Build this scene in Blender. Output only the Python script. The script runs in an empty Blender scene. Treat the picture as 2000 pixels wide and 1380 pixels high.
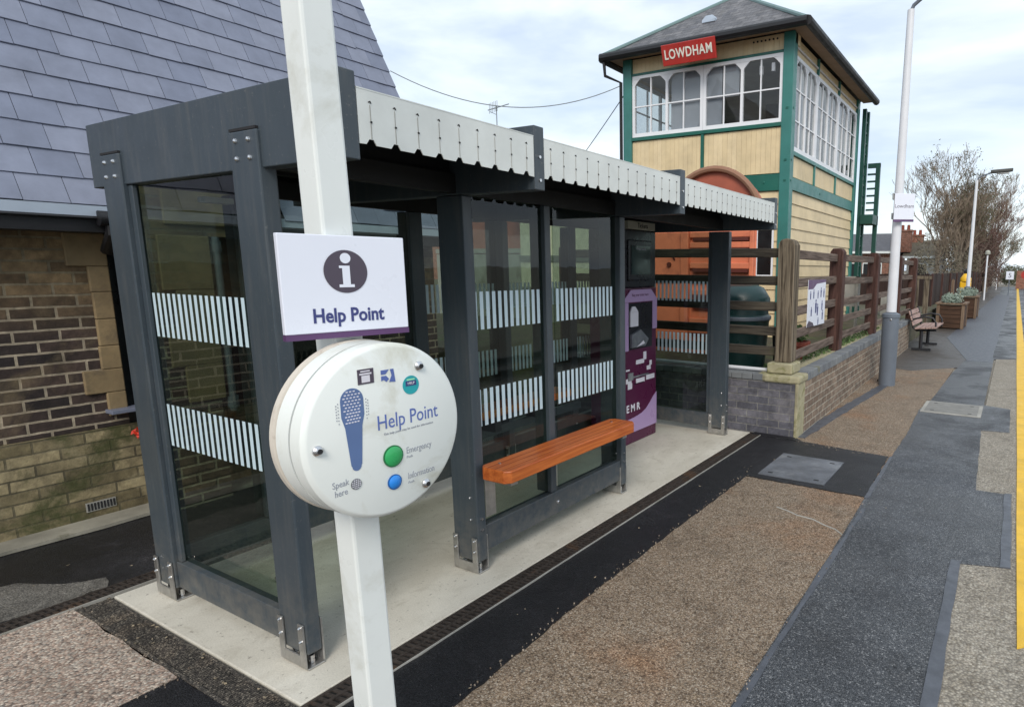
import bpy, math, random
from mathutils import Vector, Matrix
random.seed(7)
R = math.radians
sc = bpy.context.scene
COL = sc.collection

# ------------------------------------------------------------------ camera
cam_d = bpy.data.cameras.new('camera')
cam = bpy.data.objects.new('camera', cam_d)
COL.objects.link(cam)
Rv = Vector((0.87746993, 0.47956194, 0.00817728))
Uv = Vector((-0.08666125, 0.14175231, 0.98610147))
Fv = Vector((-0.47173759, 0.86598304, -0.16594282))
CAM = Vector((2.3714, -1.275, 1.62))
m = Matrix((Rv, Uv, -Fv)).transposed().to_4x4()
m.translation = CAM
cam.matrix_world = m
cam_d.sensor_fit = 'HORIZONTAL'
cam_d.sensor_width = 36
cam_d.lens = 1202.42 / 2000 * 36
cam_d.shift_x = -0.16
cam_d.shift_y = 0.0174
cam_d.clip_start = 0.05
cam_d.clip_end = 2000
sc.camera = cam

# ------------------------------------------------------------------ light
SUN_EL, SUN_AZ = 38, 150          # azimuth measured clockwise from +Y
w = bpy.data.worlds.new('World')
sc.world = w
w.use_nodes = True
nt = w.node_tree
nt.nodes.clear()
N = nt.nodes.new
out = N('ShaderNodeOutputWorld')
bg = N('ShaderNodeBackground'); bg.inputs['Strength'].default_value = 0.115
sky = N('ShaderNodeTexSky'); sky.sky_type = 'NISHITA'; sky.sun_disc = False
sky.sun_elevation = R(SUN_EL); sky.sun_rotation = R(SUN_AZ)
sky.air_density = 1.0; sky.dust_density = 1.0; sky.ozone_density = 2.0
tc = N('ShaderNodeTexCoord')
mp = N('ShaderNodeMapping'); mp.inputs['Scale'].default_value = (1.1, 2.6, 5.5)
mp.inputs['Rotation'].default_value = (R(18), R(-22), R(35))
n1 = N('ShaderNodeTexNoise'); n1.inputs['Scale'].default_value = 1.5
n1.inputs['Detail'].default_value = 7; n1.inputs['Roughness'].default_value = .55
n1.inputs['Distortion'].default_value = .6
cr = N('ShaderNodeValToRGB')
cr.color_ramp.elements[0].position = .36; cr.color_ramp.elements[0].color = (.66, .66, .66, 1)
cr.color_ramp.elements[1].position = .62; cr.color_ramp.elements[1].color = (1, 1, 1, 1)
n2 = N('ShaderNodeTexNoise'); n2.inputs['Scale'].default_value = 2.2; n2.inputs['Detail'].default_value = 5
cc = N('ShaderNodeValToRGB')
cc.color_ramp.elements[0].position = .38; cc.color_ramp.elements[0].color = (5.6, 6.5, 7.7, 1)
cc.color_ramp.elements[1].position = .62; cc.color_ramp.elements[1].color = (8.0, 8.7, 9.1, 1)
mx = N('ShaderNodeMix'); mx.data_type = 'RGBA'
L = nt.links.new
L(tc.outputs['Generated'], mp.inputs[0]); L(mp.outputs[0], n1.inputs[0]); L(mp.outputs[0], n2.inputs[0])
L(n1.outputs[0], cr.inputs[0]); L(n2.outputs[0], cc.inputs[0])
L(cr.outputs[0], mx.inputs[0]); L(sky.outputs[0], mx.inputs[6]); L(cc.outputs[0], mx.inputs[7])
L(mx.outputs[2], bg.inputs[0]); L(bg.outputs[0], out.inputs[0])

sd = bpy.data.lights.new('sun', 'SUN'); sd.energy = 2.0; sd.angle = R(24); sd.color = (1, .93, .84)
so = bpy.data.objects.new('sun', sd); COL.objects.link(so)
az, el = R(SUN_AZ), R(SUN_EL)
sdir = Vector((math.sin(az) * math.cos(el), math.cos(az) * math.cos(el), math.sin(el)))
so.rotation_euler = sdir.to_track_quat('Z', 'Y').to_euler()
so.location = (6, -6, 12)

sc.view_settings.view_transform = 'Standard'
sc.view_settings.look = 'None'
sc.view_settings.exposure = 0.27
sc.view_settings.gamma = 1
sc.render.film_transparent = False
sc.cycles.max_bounces = 8
sc.cycles.transparent_max_bounces = 24
sc.cycles.use_denoising = True

# ------------------------------------------------------------------ helpers
class MB:
    def __init__(s): s.v = []; s.f = []; s.smooth = False
    def quad(s, a, b, c, d):
        n = len(s.v); s.v += [tuple(a), tuple(b), tuple(c), tuple(d)]; s.f.append((n, n+1, n+2, n+3)); return s
    def poly(s, pts):
        n = len(s.v); s.v += [tuple(p) for p in pts]; s.f.append(tuple(range(n, n+len(pts)))); return s
    def box(s, x0, x1, y0, y1, z0, z1):
        if x0 > x1: x0, x1 = x1, x0
        if y0 > y1: y0, y1 = y1, y0
        if z0 > z1: z0, z1 = z1, z0
        n = len(s.v)
        s.v += [(x0,y0,z0),(x1,y0,z0),(x1,y1,z0),(x0,y1,z0),(x0,y0,z1),(x1,y0,z1),(x1,y1,z1),(x0,y1,z1)]
        s.f += [(n,n+3,n+2,n+1),(n+4,n+5,n+6,n+7),(n,n+1,n+5,n+4),(n+1,n+2,n+6,n+5),(n+2,n+3,n+7,n+6),(n+3,n,n+4,n+7)]
        return s
    def obox(s, o, a, b, c):
        """box from corner o with edge vectors a, b, c (right-handed)"""
        o, a, b, c = map(Vector, (o, a, b, c)); n = len(s.v)
        for p in (o, o+a, o+a+b, o+b, o+c, o+a+c, o+a+b+c, o+b+c): s.v.append(tuple(p))
        s.f += [(n,n+3,n+2,n+1),(n+4,n+5,n+6,n+7),(n,n+1,n+5,n+4),(n+1,n+2,n+6,n+5),(n+2,n+3,n+7,n+6),(n+3,n,n+4,n+7)]
        return s
    def tube(s, pts, r, seg=8, cap=True):
        pts = [Vector(p) for p in pts]; n0 = len(s.v); k = len(pts)
        rr = r if isinstance(r, (list, tuple)) else [r]*k
        prev = None
        for i, p in enumerate(pts):
            t = (pts[min(i+1, k-1)] - pts[max(i-1, 0)])
            if t.length < 1e-9: t = Vector((0, 0, 1))
            t.normalize()
            if prev is None:
                ax = Vector((1, 0, 0)) if abs(t.x) < .8 else Vector((0, 1, 0))
                u = t.cross(ax).normalized()
            else:
                u = (prev - t*prev.dot(t)); u = u.normalized() if u.length > 1e-6 else t.orthogonal().normalized()
            prev = u; v = t.cross(u)
            for j in range(seg):
                a = 2*math.pi*j/seg
                s.v.append(tuple(p + (u*math.cos(a) + v*math.sin(a))*rr[i]))
        for i in range(k-1):
            for j in range(seg):
                a = n0+i*seg+j; b = n0+i*seg+(j+1) % seg
                s.f.append((a, b, b+seg, a+seg))
        if cap:
            s.f.append(tuple(n0+j for j in reversed(range(seg))))
            s.f.append(tuple(n0+(k-1)*seg+j for j in range(seg)))
        return s
    def prism(s, pts, d):
        """closed polygon pts (3d) extruded by vector d"""
        d = Vector(d); pts = [Vector(p) for p in pts]; n = len(s.v); k = len(pts)
        s.v += [tuple(p) for p in pts] + [tuple(p+d) for p in pts]
        s.f.append(tuple(range(n+k-1, n-1, -1))); s.f.append(tuple(range(n+k, n+2*k)))
        for i in range(k):
            j = (i+1) % k
            s.f.append((n+i, n+j, n+k+j, n+k+i))
        return s
    def lathe(s, c, prof, seg=24, axis='z'):
        n0 = len(s.v); k = len(prof)
        for (r, h) in prof:
            for j in range(seg):
                a = 2*math.pi*j/seg
                if axis == 'z': s.v.append((c[0]+r*math.cos(a), c[1]+r*math.sin(a), c[2]+h))
                elif axis == 'x': s.v.append((c[0]+h, c[1]+r*math.cos(a), c[2]+r*math.sin(a)))
                else: s.v.append((c[0]+r*math.sin(a), c[1]+h, c[2]+r*math.cos(a)))
        for i in range(k-1):
            for j in range(seg):
                a = n0+i*seg+j; b = n0+i*seg+(j+1) % seg
                s.f.append((a, b, b+seg, a+seg))
        if prof[0][0] > 1e-6: s.f.append(tuple(n0+j for j in reversed(range(seg))))
        if prof[-1][0] > 1e-6: s.f.append(tuple(n0+(k-1)*seg+j for j in range(seg)))
        return s
    def build(s, name, mat, parent=None, bevel=0, smooth=False, angle=35):
        me = bpy.data.meshes.new(name); me.from_pydata(s.v, [], s.f); me.update()
        o = bpy.data.objects.new(name, me); COL.objects.link(o)
        if mat: me.materials.append(mat)
        if parent is not None:
            o.parent = parent
            o.matrix_parent_inverse = parent_world(parent).inverted()
        if smooth:
            me.polygons.foreach_set('use_smooth', [True]*len(me.polygons))
            me.set_sharp_from_angle(angle=R(angle))
        if bevel:
            b = o.modifiers.new('bevel', 'BEVEL'); b.width = bevel; b.segments = 2; b.limit_method = 'ANGLE'
        return o

def build_each(s, name, mat, parent=None, **kw):
    """every connected piece of the builder becomes an object of its own"""
    par = list(range(len(s.v)))
    def fd(a):
        while par[a] != a: par[a] = par[par[a]]; a = par[a]
        return a
    for f in s.f:
        for i in f[1:]: par[fd(i)] = fd(f[0])
    gr_ = {}
    for f in s.f: gr_.setdefault(fd(f[0]), []).append(f)
    res = []
    for fs_ in gr_.values():
        q = MB(); mp_ = {}
        for f in fs_:
            for i in f:
                if i not in mp_: mp_[i] = len(q.v); q.v.append(s.v[i])
            q.f.append(tuple(mp_[i] for i in f))
        res.append(q.build(name, mat, parent, **kw))
    return res
MB.each = build_each
WORLD = {}
def parent_world(p): return WORLD.get(p.name, Matrix.Identity(4))
def thing(name, loc, label, cat, group=None):
    o = bpy.data.objects.new(name, None); COL.objects.link(o); o.location = loc
    o.empty_display_size = .2
    WORLD[o.name] = Matrix.Translation(loc)
    o['label'] = label; o['category'] = cat
    if group: o['group'] = group
    return o
def tag(o, label, cat, group=None):
    o['label'] = label; o['category'] = cat
    if group: o['group'] = group
    return o
def struct(o): o['kind'] = 'structure'; return o
def stuff(o, label, cat): o['kind'] = 'stuff'; o['label'] = label; o['category'] = cat; return o

def text(name, s, size, o, right, up, mat, parent, ext=.0006, align='CENTER', bold=0.0, sx=1.0, spacing=1.0):
    cu = bpy.data.curves.new(name, 'FONT'); cu.body = s; cu.size = size; cu.extrude = ext
    cu.align_x = align; cu.align_y = 'CENTER'; cu.offset = bold; cu.space_character = spacing
    cu.resolution_u = 3
    t = bpy.data.objects.new('tmp', cu); COL.objects.link(t)
    dg = bpy.context.evaluated_depsgraph_get()
    me = bpy.data.meshes.new_from_object(t.evaluated_get(dg))
    bpy.data.objects.remove(t)
    right, up = Vector(right).normalized(), Vector(up).normalized(); nn = right.cross(up)
    M = Matrix((right*sx, up, nn)).transposed().to_4x4(); M.translation = Vector(o)
    me.transform(M); me.name = name
    ob = bpy.data.objects.new(name, me); COL.objects.link(ob)
    me.materials.clear(); me.materials.append(mat)
    if parent is not None:
        ob.parent = parent; ob.matrix_parent_inverse = parent_world(parent).inverted()
    return ob

# ------------------------------------------------------------------ materials
def base_mat(name):
    mt = bpy.data.materials.new(name); mt.use_nodes = True
    t = mt.node_tree; b = t.nodes['Principled BSDF']
    return mt, t, b
def nd(t, kind, **kw):
    n = t.nodes.new(kind)
    for k, v in kw.items():
        if k.startswith('i_'):
            n.inputs[k[2:].replace('_', ' ')].default_value = v
        else: setattr(n, k, v)
    return n
def ramp(t, fac, stops):
    r = t.nodes.new('ShaderNodeValToRGB'); e = r.color_ramp.elements
    while len(e) < len(stops): e.new(.5)
    for el, (p, c) in zip(e, stops):
        el.position = p; el.color = (c[0], c[1], c[2], 1) if isinstance(c, (tuple, list)) else (c, c, c, 1)
    t.links.new(fac, r.inputs[0]); return r.outputs[0]
def mixc(t, f, a, b, mode='MIX'):
    n = t.nodes.new('ShaderNodeMix'); n.data_type = 'RGBA'; n.blend_type = mode
    for sock, val in ((n.inputs[0], f), (n.inputs[6], a), (n.inputs[7], b)):
        if isinstance(val, (int, float)): sock.default_value = val
        elif isinstance(val, (tuple, list)): sock.default_value = (val[0], val[1], val[2], 1)
        else: t.links.new(val, sock)
    return n.outputs[2]
def noise(t, scale, detail=4, rough=.5, vec=None, dist=0):
    n = nd(t, 'ShaderNodeTexNoise'); n.inputs['Scale'].default_value = scale
    n.inputs['Detail'].default_value = detail; n.inputs['Roughness'].default_value = rough
    n.inputs['Distortion'].default_value = dist
    if vec is not None: t.links.new(vec, n.inputs['Vector'])
    return n.outputs[0]
def coords(t, scale=(1, 1, 1), rot=(0, 0, 0)):
    g = nd(t, 'ShaderNodeNewGeometry')
    mpn = nd(t, 'ShaderNodeMapping'); mpn.inputs['Scale'].default_value = scale; mpn.inputs['Rotation'].default_value = rot
    t.links.new(g.outputs['Position'], mpn.inputs[0]); return mpn.outputs[0]
def bump(t, b, h, strength=.3, dist=.01):
    n = nd(t, 'ShaderNodeBump'); n.inputs['Strength'].default_value = strength; n.inputs['Distance'].default_value = dist
    t.links.new(h, n.inputs['Height']); t.links.new(n.outputs[0], b.inputs['Normal'])
def plain(name, col, rough=.5, metal=0., var=.12, vs=3., bs=0., bscale=60., dirt=None, rv=.1, spec=.5):
    """painted / plain surface with gentle colour and roughness variation"""
    mt, t, b = base_mat(name)
    v = coords(t)
    f = noise(t, vs, 6, .6, v)
    lo = tuple(c*(1-var) for c in col); hi = tuple(min(1, c*(1+var)) for c in col)
    c = ramp(t, f, [(.3, lo), (.7, hi)])
    if dirt:
        f2 = noise(t, dirt[1], 8, .65, v, .5)
        k = ramp(t, f2, [(dirt[2], 0.), (min(.99, dirt[2]+.18), 1.)])
        c = mixc(t, k, c, dirt[0])
    t.links.new(c, b.inputs['Base Color'])
    rr = ramp(t, noise(t, vs*2.3, 4, .6, v), [(.3, max(.02, rough-rv)), (.7, min(1, rough+rv))])
    t.links.new(rr, b.inputs['Roughness'])
    b.inputs['Metallic'].default_value = metal
    b.inputs['Specular IOR Level'].default_value = spec
    if bs: bump(t, b, noise(t, bscale, 5, .6, v), bs, .004)
    return mt
def glass(name, tint=(.82, .9, .88), rough=.0, ior=1.5, mul=1.0):
    mt = bpy.data.materials.new(name); mt.use_nodes = True; t = mt.node_tree; t.nodes.clear()
    o = t.nodes.new('ShaderNodeOutputMaterial'); mxs = t.nodes.new('ShaderNodeMixShader')
    tr = t.nodes.new('ShaderNodeBsdfTransparent'); tr.inputs[0].default_value = (*tint, 1)
    gl = t.nodes.new('ShaderNodeBsdfGlossy'); gl.inputs['Roughness'].default_value = rough
    fr = t.nodes.new('ShaderNodeFresnel'); fr.inputs[0].default_value = ior
    mu = t.nodes.new('ShaderNodeMath'); mu.operation = 'MULTIPLY'; mu.inputs[1].default_value = mul
    ge = t.nodes.new('ShaderNodeNewGeometry'); fb = t.nodes.new('ShaderNodeMath'); fb.operation = 'SUBTRACT'; fb.inputs[0].default_value = 1
    m2 = t.nodes.new('ShaderNodeMath'); m2.operation = 'MULTIPLY'
    t.links.new(ge.outputs['Backfacing'], fb.inputs[1]); t.links.new(fr.outputs[0], mu.inputs[0])
    t.links.new(mu.outputs[0], m2.inputs[0]); t.links.new(fb.outputs[0], m2.inputs[1]); t.links.new(m2.outputs[0], mxs.inputs[0])
    t.links.new(tr.outputs[0], mxs.inputs[1]); t.links.new(gl.outputs[0], mxs.inputs[2])
    bn = t.nodes.new('ShaderNodeBump'); bn.inputs['Strength'].default_value = .25; bn.inputs['Distance'].default_value = .004
    t.links.new(noise(t, 2.2, 3, .5, coords(t)), bn.inputs['Height']); t.links.new(bn.outputs[0], gl.inputs['Normal'])
    t.links.new(mxs.outputs[0], o.inputs[0]); return mt
def uvec(t, axis):
    """(u, z) coordinates on an upright or sloping face; u runs along x or y"""
    g = nd(t, 'ShaderNodeNewGeometry'); s = nd(t, 'ShaderNodeSeparateXYZ'); c = nd(t, 'ShaderNodeCombineXYZ')
    t.links.new(g.outputs['Position'], s.inputs[0])
    t.links.new(s.outputs['X' if axis == 'x' else 'Y'], c.inputs[0]); t.links.new(s.outputs['Z'], c.inputs[1])
    return c.outputs[0], s.outputs['Z'], g.outputs['Position']
def brick(name, axis, c1, c2, mortar, bw=.205, bh=.068, ms=.006, stain=None, moss=None, rough=.85, bs=.6, zones=None):
    mt, t, b = base_mat(name)
    v, z, pos = uvec(t, axis)
    wob = nd(t, 'ShaderNodeVectorMath', operation='MULTIPLY_ADD')
    nn = nd(t, 'ShaderNodeTexNoise'); nn.inputs['Scale'].default_value = 9; nn.inputs['Detail'].default_value = 3
    t.links.new(pos, nn.inputs['Vector'])
    t.links.new(nn.outputs['Color'], wob.inputs[0]); wob.inputs[1].default_value = (.007, .007, 0); t.links.new(v, wob.inputs[2])
    def bk(a, c, mo):
        k = nd(t, 'ShaderNodeTexBrick', offset=.5)
        k.inputs['Color1'].default_value = (*a, 1); k.inputs['Color2'].default_value = (*c, 1); k.inputs['Mortar'].default_value = (*mo, 1)
        k.inputs['Scale'].default_value = 1; k.inputs['Brick Width'].default_value = bw; k.inputs['Row Height'].default_value = bh
        k.inputs['Mortar Size'].default_value = ms; k.inputs['Mortar Smooth'].default_value = .25; k.inputs['Bias'].default_value = 0
        t.links.new(wob.outputs[0], k.inputs['Vector']); return k
    k = bk(c1, c2, mortar)
    c = k.outputs[0]
    if zones:                         # courses of other brick lower / higher in the wall
        zn = nd(t, 'ShaderNodeMath', operation='MULTIPLY_ADD'); zn.inputs[1].default_value = .35
        t.links.new(noise(t, 3, 3, .5, pos), zn.inputs[0]); t.links.new(z, zn.inputs[2])
        for (z0, z1, a, c_, mo) in zones:
            k2 = bk(a, c_, mo)
            mr = nd(t, 'ShaderNodeMapRange'); mr.inputs['From Min'].default_value = z0+.17; mr.inputs['From Max'].default_value = z1+.17
            t.links.new(zn.outputs[0], mr.inputs[0]); c = mixc(t, mr.outputs[0], c, k2.outputs[0])
    gv = ramp(t, noise(t, 26, 6, .7, pos), [(.25, .55), (.75, 1.32)])
    c = mixc(t, .85, c, gv, 'MULTIPLY')
    gv2 = ramp(t, noise(t, 6.5, 5, .65, pos, .3), [(.30, .58), (.70, 1.45)])
    c = mixc(t, .9, c, gv2, 'MULTIPLY')
    if stain:
        f = ramp(t, noise(t, stain[1], 8, .65, pos, .6), [(stain[2], 0.), (stain[2]+.2, 1.)])
        c = mixc(t, f, c, mixc(t, .65, c, stain[0]))
    if moss:
        f = ramp(t, noise(t, moss[1], 8, .7, pos, .4), [(moss[2], 0.), (moss[2]+.14, .85)])
        c = mixc(t, f, c, moss[0])
    t.links.new(c, b.inputs['Base Color']); b.inputs['Roughness'].default_value = rough
    ad = nd(t, 'ShaderNodeMath', operation='MULTIPLY_ADD'); ad.inputs[1].default_value = -1.
    t.links.new(k.outputs['Fac'], ad.inputs[0]); t.links.new(noise(t, 45, 6, .7, pos), ad.inputs[2])
    bump(t, b, ad.outputs[0], bs, .008)
    return mt
def island(name, c1, c2, rough=.5, bs=.2, vscale=(1, 1, 1), dirt=None, spec=.5, bscale=8):
    """each separate board / slate / stone of the mesh its own shade"""
    mt, t, b = base_mat(name)
    g = nd(t, 'ShaderNodeNewGeometry'); v = coords(t, vscale)
    c = ramp(t, g.outputs['Random Per Island'], [(0., c1), (1., c2)])
    f = ramp(t, noise(t, bscale, 8, .65, v), [(.25, .72), (.75, 1.22)])
    c = mixc(t, .8, c, f, 'MULTIPLY')
    if dirt:
        k = ramp(t, noise(t, dirt[1], 7, .65, coords(t), .5), [(dirt[2], 0.), (dirt[2]+.15, 1.)])
        c = mixc(t, k, c, dirt[0])
    t.links.new(c, b.inputs['Base Color']); b.inputs['Roughness'].default_value = rough
    b.inputs['Specular IOR Level'].default_value = spec
    if bs: bump(t, b, noise(t, bscale*3, 6, .65, v), bs, .006)
    return mt
def aggregate(name, cols, big=None, sc_=95, rough=.85, wet=None, bs=.55, spots=None):
    """surface of small stones in a binder"""
    mt, t, b = base_mat(name)
    g = nd(t, 'ShaderNodeNewGeometry'); p = g.outputs['Position']
    v = nd(t, 'ShaderNodeTexVoronoi'); v.inputs['Scale'].default_value = sc_; t.links.new(p, v.inputs['Vector'])
    sepc = nd(t, 'ShaderNodeSeparateColor'); t.links.new(v.outputs['Color'], sepc.inputs[0])
    n = len(cols)
    c = ramp(t, sepc.outputs[0], [(i/(n-1)*.98+.01, col) for i, col in enumerate(cols)])
    edge = ramp(t, v.outputs['Distance'], [(.25, 1.), (.75, .45)])
    c = mixc(t, .8, c, edge, 'MULTIPLY')
    mid = ramp(t, noise(t, 22, 5, .7, p), [(.3, .8), (.7, 1.18)]); c = mixc(t, .8, c, mid, 'MULTIPLY')
    if big:
        for (col, s_, th, amt) in big:
            f = ramp(t, noise(t, s_, 7, .62, p, .4), [(th, 0.), (th+.2, amt)])
            c = mixc(t, f, c, mixc(t, 1., c, col, 'MULTIPLY'))
    # trodden smudges, drips and scuffs
    sm = ramp(t, noise(t, 4.5, 8, .7, p, .7), [(.52, 0.), (.64, .42)]); c = mixc(t, sm, c, mixc(t, 1., c, (.50, .48, .46), 'MULTIPLY'))
    sm2 = ramp(t, noise(t, 7.5, 8, .72, coords(t, (1, .45, 1)), 1.), [(.55, 0.), (.66, .30)]); c = mixc(t, sm2, c, mixc(t, 1., c, (1.6, 1.55, 1.5), 'MULTIPLY'))
    gm_ = nd(t, 'ShaderNodeTexVoronoi'); gm_.inputs['Scale'].default_value = 2.6; t.links.new(p, gm_.inputs['Vector'])
    gs_ = ramp(t, gm_.outputs['Distance'], [(.022, .55), (.034, 0.)]); c = mixc(t, gs_, c, (.05, .048, .045))
    t.links.new(c, b.inputs['Base Color'])
    if wet:
        f = ramp(t, noise(t, wet[0], 5, .6, p, .5), [(wet[1], wet[2]), (wet[1]+.2, rough)])
        t.links.new(f, b.inputs['Roughness'])
    else: b.inputs['Roughness'].default_value = rough
    inv = nd(t, 'ShaderNodeMath', operation='MULTIPLY'); inv.inputs[1].default_value = -1
    t.links.new(v.outputs['Distance'], inv.inputs[0]); bump(t, b, inv.outputs[0], bs, .006)
    return mt

def framemat():
    mt, t, b = base_mat('slate_grey_powder_coat')
    p = coords(t)
    c = ramp(t, noise(t, 2.2, 6, .6, p), [(.3, (.038, .052, .065)), (.7, (.050, .066, .080))])
    st = ramp(t, noise(t, 3.0, 8, .7, coords(t, (9, 9, .7)), .3), [(.48, 0.), (.68, .30)])
    c = mixc(t, st, c, (.12, .12, .115))
    sp = ramp(t, noise(t, 70, 3, .6, p), [(.64, 0.), (.69, .35)]); c = mixc(t, sp, c, (.16, .16, .15))
    sx_ = nd(t, 'ShaderNodeSeparateXYZ'); t.links.new(p, sx_.inputs[0])
    mr = nd(t, 'ShaderNodeMapRange'); mr.inputs['From Min'].default_value = .42; mr.inputs['From Max'].default_value = .02; t.links.new(sx_.outputs['Z'], mr.inputs[0])
    mu = nd(t, 'ShaderNodeMath', operation='MULTIPLY'); t.links.new(mr.outputs[0], mu.inputs[0]); t.links.new(ramp(t, noise(t, 14, 8, .7, p), [(.38, 0.), (.62, .6)]), mu.inputs[1])
    c = mixc(t, mu.outputs[0], c, (.17, .155, .13))
    t.links.new(c, b.inputs['Base Color'])
    t.links.new(ramp(t, noise(t, 5, 6, .6, p), [(.3, .34), (.7, .52)]), b.inputs['Roughness'])
    bump(t, b, noise(t, 500, 2, .5, p), .06, .002); return mt
M_frame = framemat()
M_framed = plain('dark_canopy_underside', (.005, .006, .007), .6, .0, .1)  # darker than the frame paint, so the shade under the canopy is in the colour
M_steel = plain('galvanised_steel', (.46, .45, .43), .38, .85, .25, 14, .1, 90)
M_screw = plain('stainless_screw', (.65, .65, .66), .25, 1., .1, 30)
M_fascia = plain('galvanised_white_sheet', (.66, .68, .65), .45, .1, .07, 6, .03, 50)
M_hole = plain('dark_hole', (.015, .015, .017), .8)
M_glass = glass('tinted_safety_glass', (.68, .74, .70), ior=1.5, mul=1.0)
M_stripe = plain('etched_white_stripe', (.52, .65, .71), .5, 0, .05, 4)
M_bench = None
def wood(name, c1, c2, axis='y', rough=.45, spec=.5, bs=.25, dirt=None):
    mt, t, b = base_mat(name)
    s = {'x': (1.2, 22, 22), 'y': (22, 1.2, 22), 'z': (22, 22, 1.2)}[axis]
    v = coords(t, s)
    f = noise(t, 1.6, 7, .62, v, .7)
    c = ramp(t, f, [(.38, c1), (.62, c2)])
    if dirt:
        k = ramp(t, noise(t, dirt[1], 7, .65, coords(t), .5), [(dirt[2], 0.), (dirt[2]+.2, .85)])
        c = mixc(t, k, c, dirt[0])
    t.links.new(c, b.inputs['Base Color']); b.inputs['Roughness'].default_value = rough
    b.inputs['Specular IOR Level'].default_value = spec
    bump(t, b, f, bs, .004); return mt
M_bench = wood('oiled_hardwood', (.36, .075, .014), (.55, .150, .032), 'y', .34, dirt=((.22, .06, .02), 9, .62))
M_groove = plain('dark_plank_groove', (.20, .045, .012), .7)
M_white = plain('white_gloss_paint', (.74, .77, .75), .35, 0, .04, 3, .02, 40, dirt=((.50, .50, .43), 2.2, .56))
M_disc = plain('white_moulded_panel', (.76, .79, .76), .36, 0, .025, 3, rv=.06, dirt=((.58, .58, .50), 5, .54))
M_discb = plain('cream_moulded_ring', (.60, .55, .48), .5, 0, .08, 6, dirt=((.40, .33, .27), 9, .55))
M_seal = plain('dark_rubber_seal', (.03, .04, .06), .6)
M_sign = plain('white_sign_face', (.74, .77, .86), .3, 0, .015, 2, rv=.05)
M_purple = plain('aubergine_edge', (.10, .045, .13), .4)
M_icon = plain('charcoal_purple_print', (.075, .06, .085), .45)
M_navy = plain('navy_print', (.045, .055, .19), .45)
M_blueprint = plain('mid_blue_print', (.10, .15, .40), .45)
M_greyprint = plain('grey_print', (.30, .32, .36), .5)
M_green = plain('green_button', (.03, .33, .10), .28)
M_blue = plain('blue_button', (.02, .20, .62), .28)
M_teal = plain('teal_print', (.02, .36, .40), .4)
M_mic = plain('slate_blue_print', (.10, .16, .32), .4)
M_slab = None
def slabmat():
    mt, t, b = base_mat('cast_concrete')
    p = coords(t)
    c = ramp(t, noise(t, 2.2, 8, .6, p, .3), [(.28, (.51, .48, .41)), (.72, (.66, .63, .55))])
    f = ramp(t, noise(t, 1.1, 7, .7, coords(t, (1, .35, 1), (0, 0, .2)), .8), [(.46, 0.), (.64, .6)])
    c = mixc(t, f, c, (.42, .385, .31))
    f3 = ramp(t, noise(t, 6, 9, .75, p, .8), [(.53, 0.), (.66, .5)]); c = mixc(t, f3, c, (.36, .325, .26))
    f4 = ramp(t, noise(t, 38, 3, .6, p), [(.64, 0.), (.69, .7)]); c = mixc(t, f4, c, (.22, .20, .17))
    sp = ramp(t, noise(t, 160, 2, .5, p), [(.3, .86), (.7, 1.1)]); c = mixc(t, .8, c, sp, 'MULTIPLY')
    t.links.new(c, b.inputs['Base Color']); b.inputs['Roughness'].default_value = .72
    bump(t, b, noise(t, 60, 8, .7, p), .18, .004); return mt
M_slab = slabmat()
M_grav = aggregate('brown_exposed_aggregate', [(.085,.056,.034),(.22,.155,.10),(.34,.26,.18),(.16,.11,.07),(.44,.37,.29),(.27,.19,.13)],
                   big=[((1.10,.78,.56), 1.0, .50, .9), ((.55,.52,.50), .7, .55, .7), ((.62,.61,.60), 1.7, .54, .75), ((1.2,1.15,1.1), 2.6, .58, .6)], sc_=145)
M_grav2 = aggregate('pink_grey_exposed_aggregate', [(.26,.19,.15),(.52,.40,.32),(.34,.30,.26),(.66,.57,.47),(.44,.31,.24),(.15,.125,.11)],
                    big=[((.8,.78,.74), 2.2, .55, .7)], sc_=100)
M_grav3 = aggregate('beige_exposed_aggregate', [(.20,.17,.13),(.38,.34,.28),(.26,.23,.19),(.46,.42,.35),(.30,.26,.20)],
                    big=[((.78,.76,.72), 1.1, .5, .8)], sc_=95)
M_asph = aggregate('worn_grey_asphalt', [(.022,.025,.030),(.072,.078,.088),(.045,.050,.057),(.115,.12,.128),(.058,.063,.072),(.25,.255,.26)],
                   big=[((1.35,1.38,1.45), .8, .5, .7), ((.60,.60,.62), 1.9, .48, .8)], sc_=155, wet=(1.2, .46, .32))
M_brngrey = aggregate('brown_grey_tarmac', [(.035,.030,.027),(.10,.088,.076),(.06,.052,.046),(.15,.13,.11)], big=[((1.6,1.4,1.25), 1.3, .55, .8)], sc_=120, wet=(1.0, .5, .4))
M_dark = aggregate('fresh_black_asphalt', [(.006,.006,.008),(.013,.013,.016),(.009,.009,.011),(.024,.024,.027)],
                   big=[((3.4,3.3,3.2), 1.3, .52, .6), ((2.6,2.5,2.4), 6, .54, .6)], sc_=170, rough=.62, wet=(1.4, .45, .42), bs=.5)
M_slurry = aggregate('dirty_worn_concrete', [(.15,.14,.12),(.22,.205,.18),(.10,.095,.085),(.28,.26,.23)], big=[((.35,.34,.33), 2.2, .46, .9)], sc_=130)
M_seam = plain('smooth_bitumen_seam', (.075, .082, .098), .45, 0, .3, 9, .2, 120)
M_yellow = plain('worn_yellow_paint', (.72, .44, .035), .6, 0, .15, 5, .5, 130, dirt=((.30, .22, .09), 5, .62))
M_kerb = plain('weathered_concrete', (.33, .32, .29), .85, 0, .2, 3, .4, 60, dirt=((.14, .14, .09), 2.5, .55))
M_iron = plain('dull_cover_plate', (.15, .16, .18), .5, .3, .35, 5, .35, 90, dirt=((.30, .31, .32), 3, .52))
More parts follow.
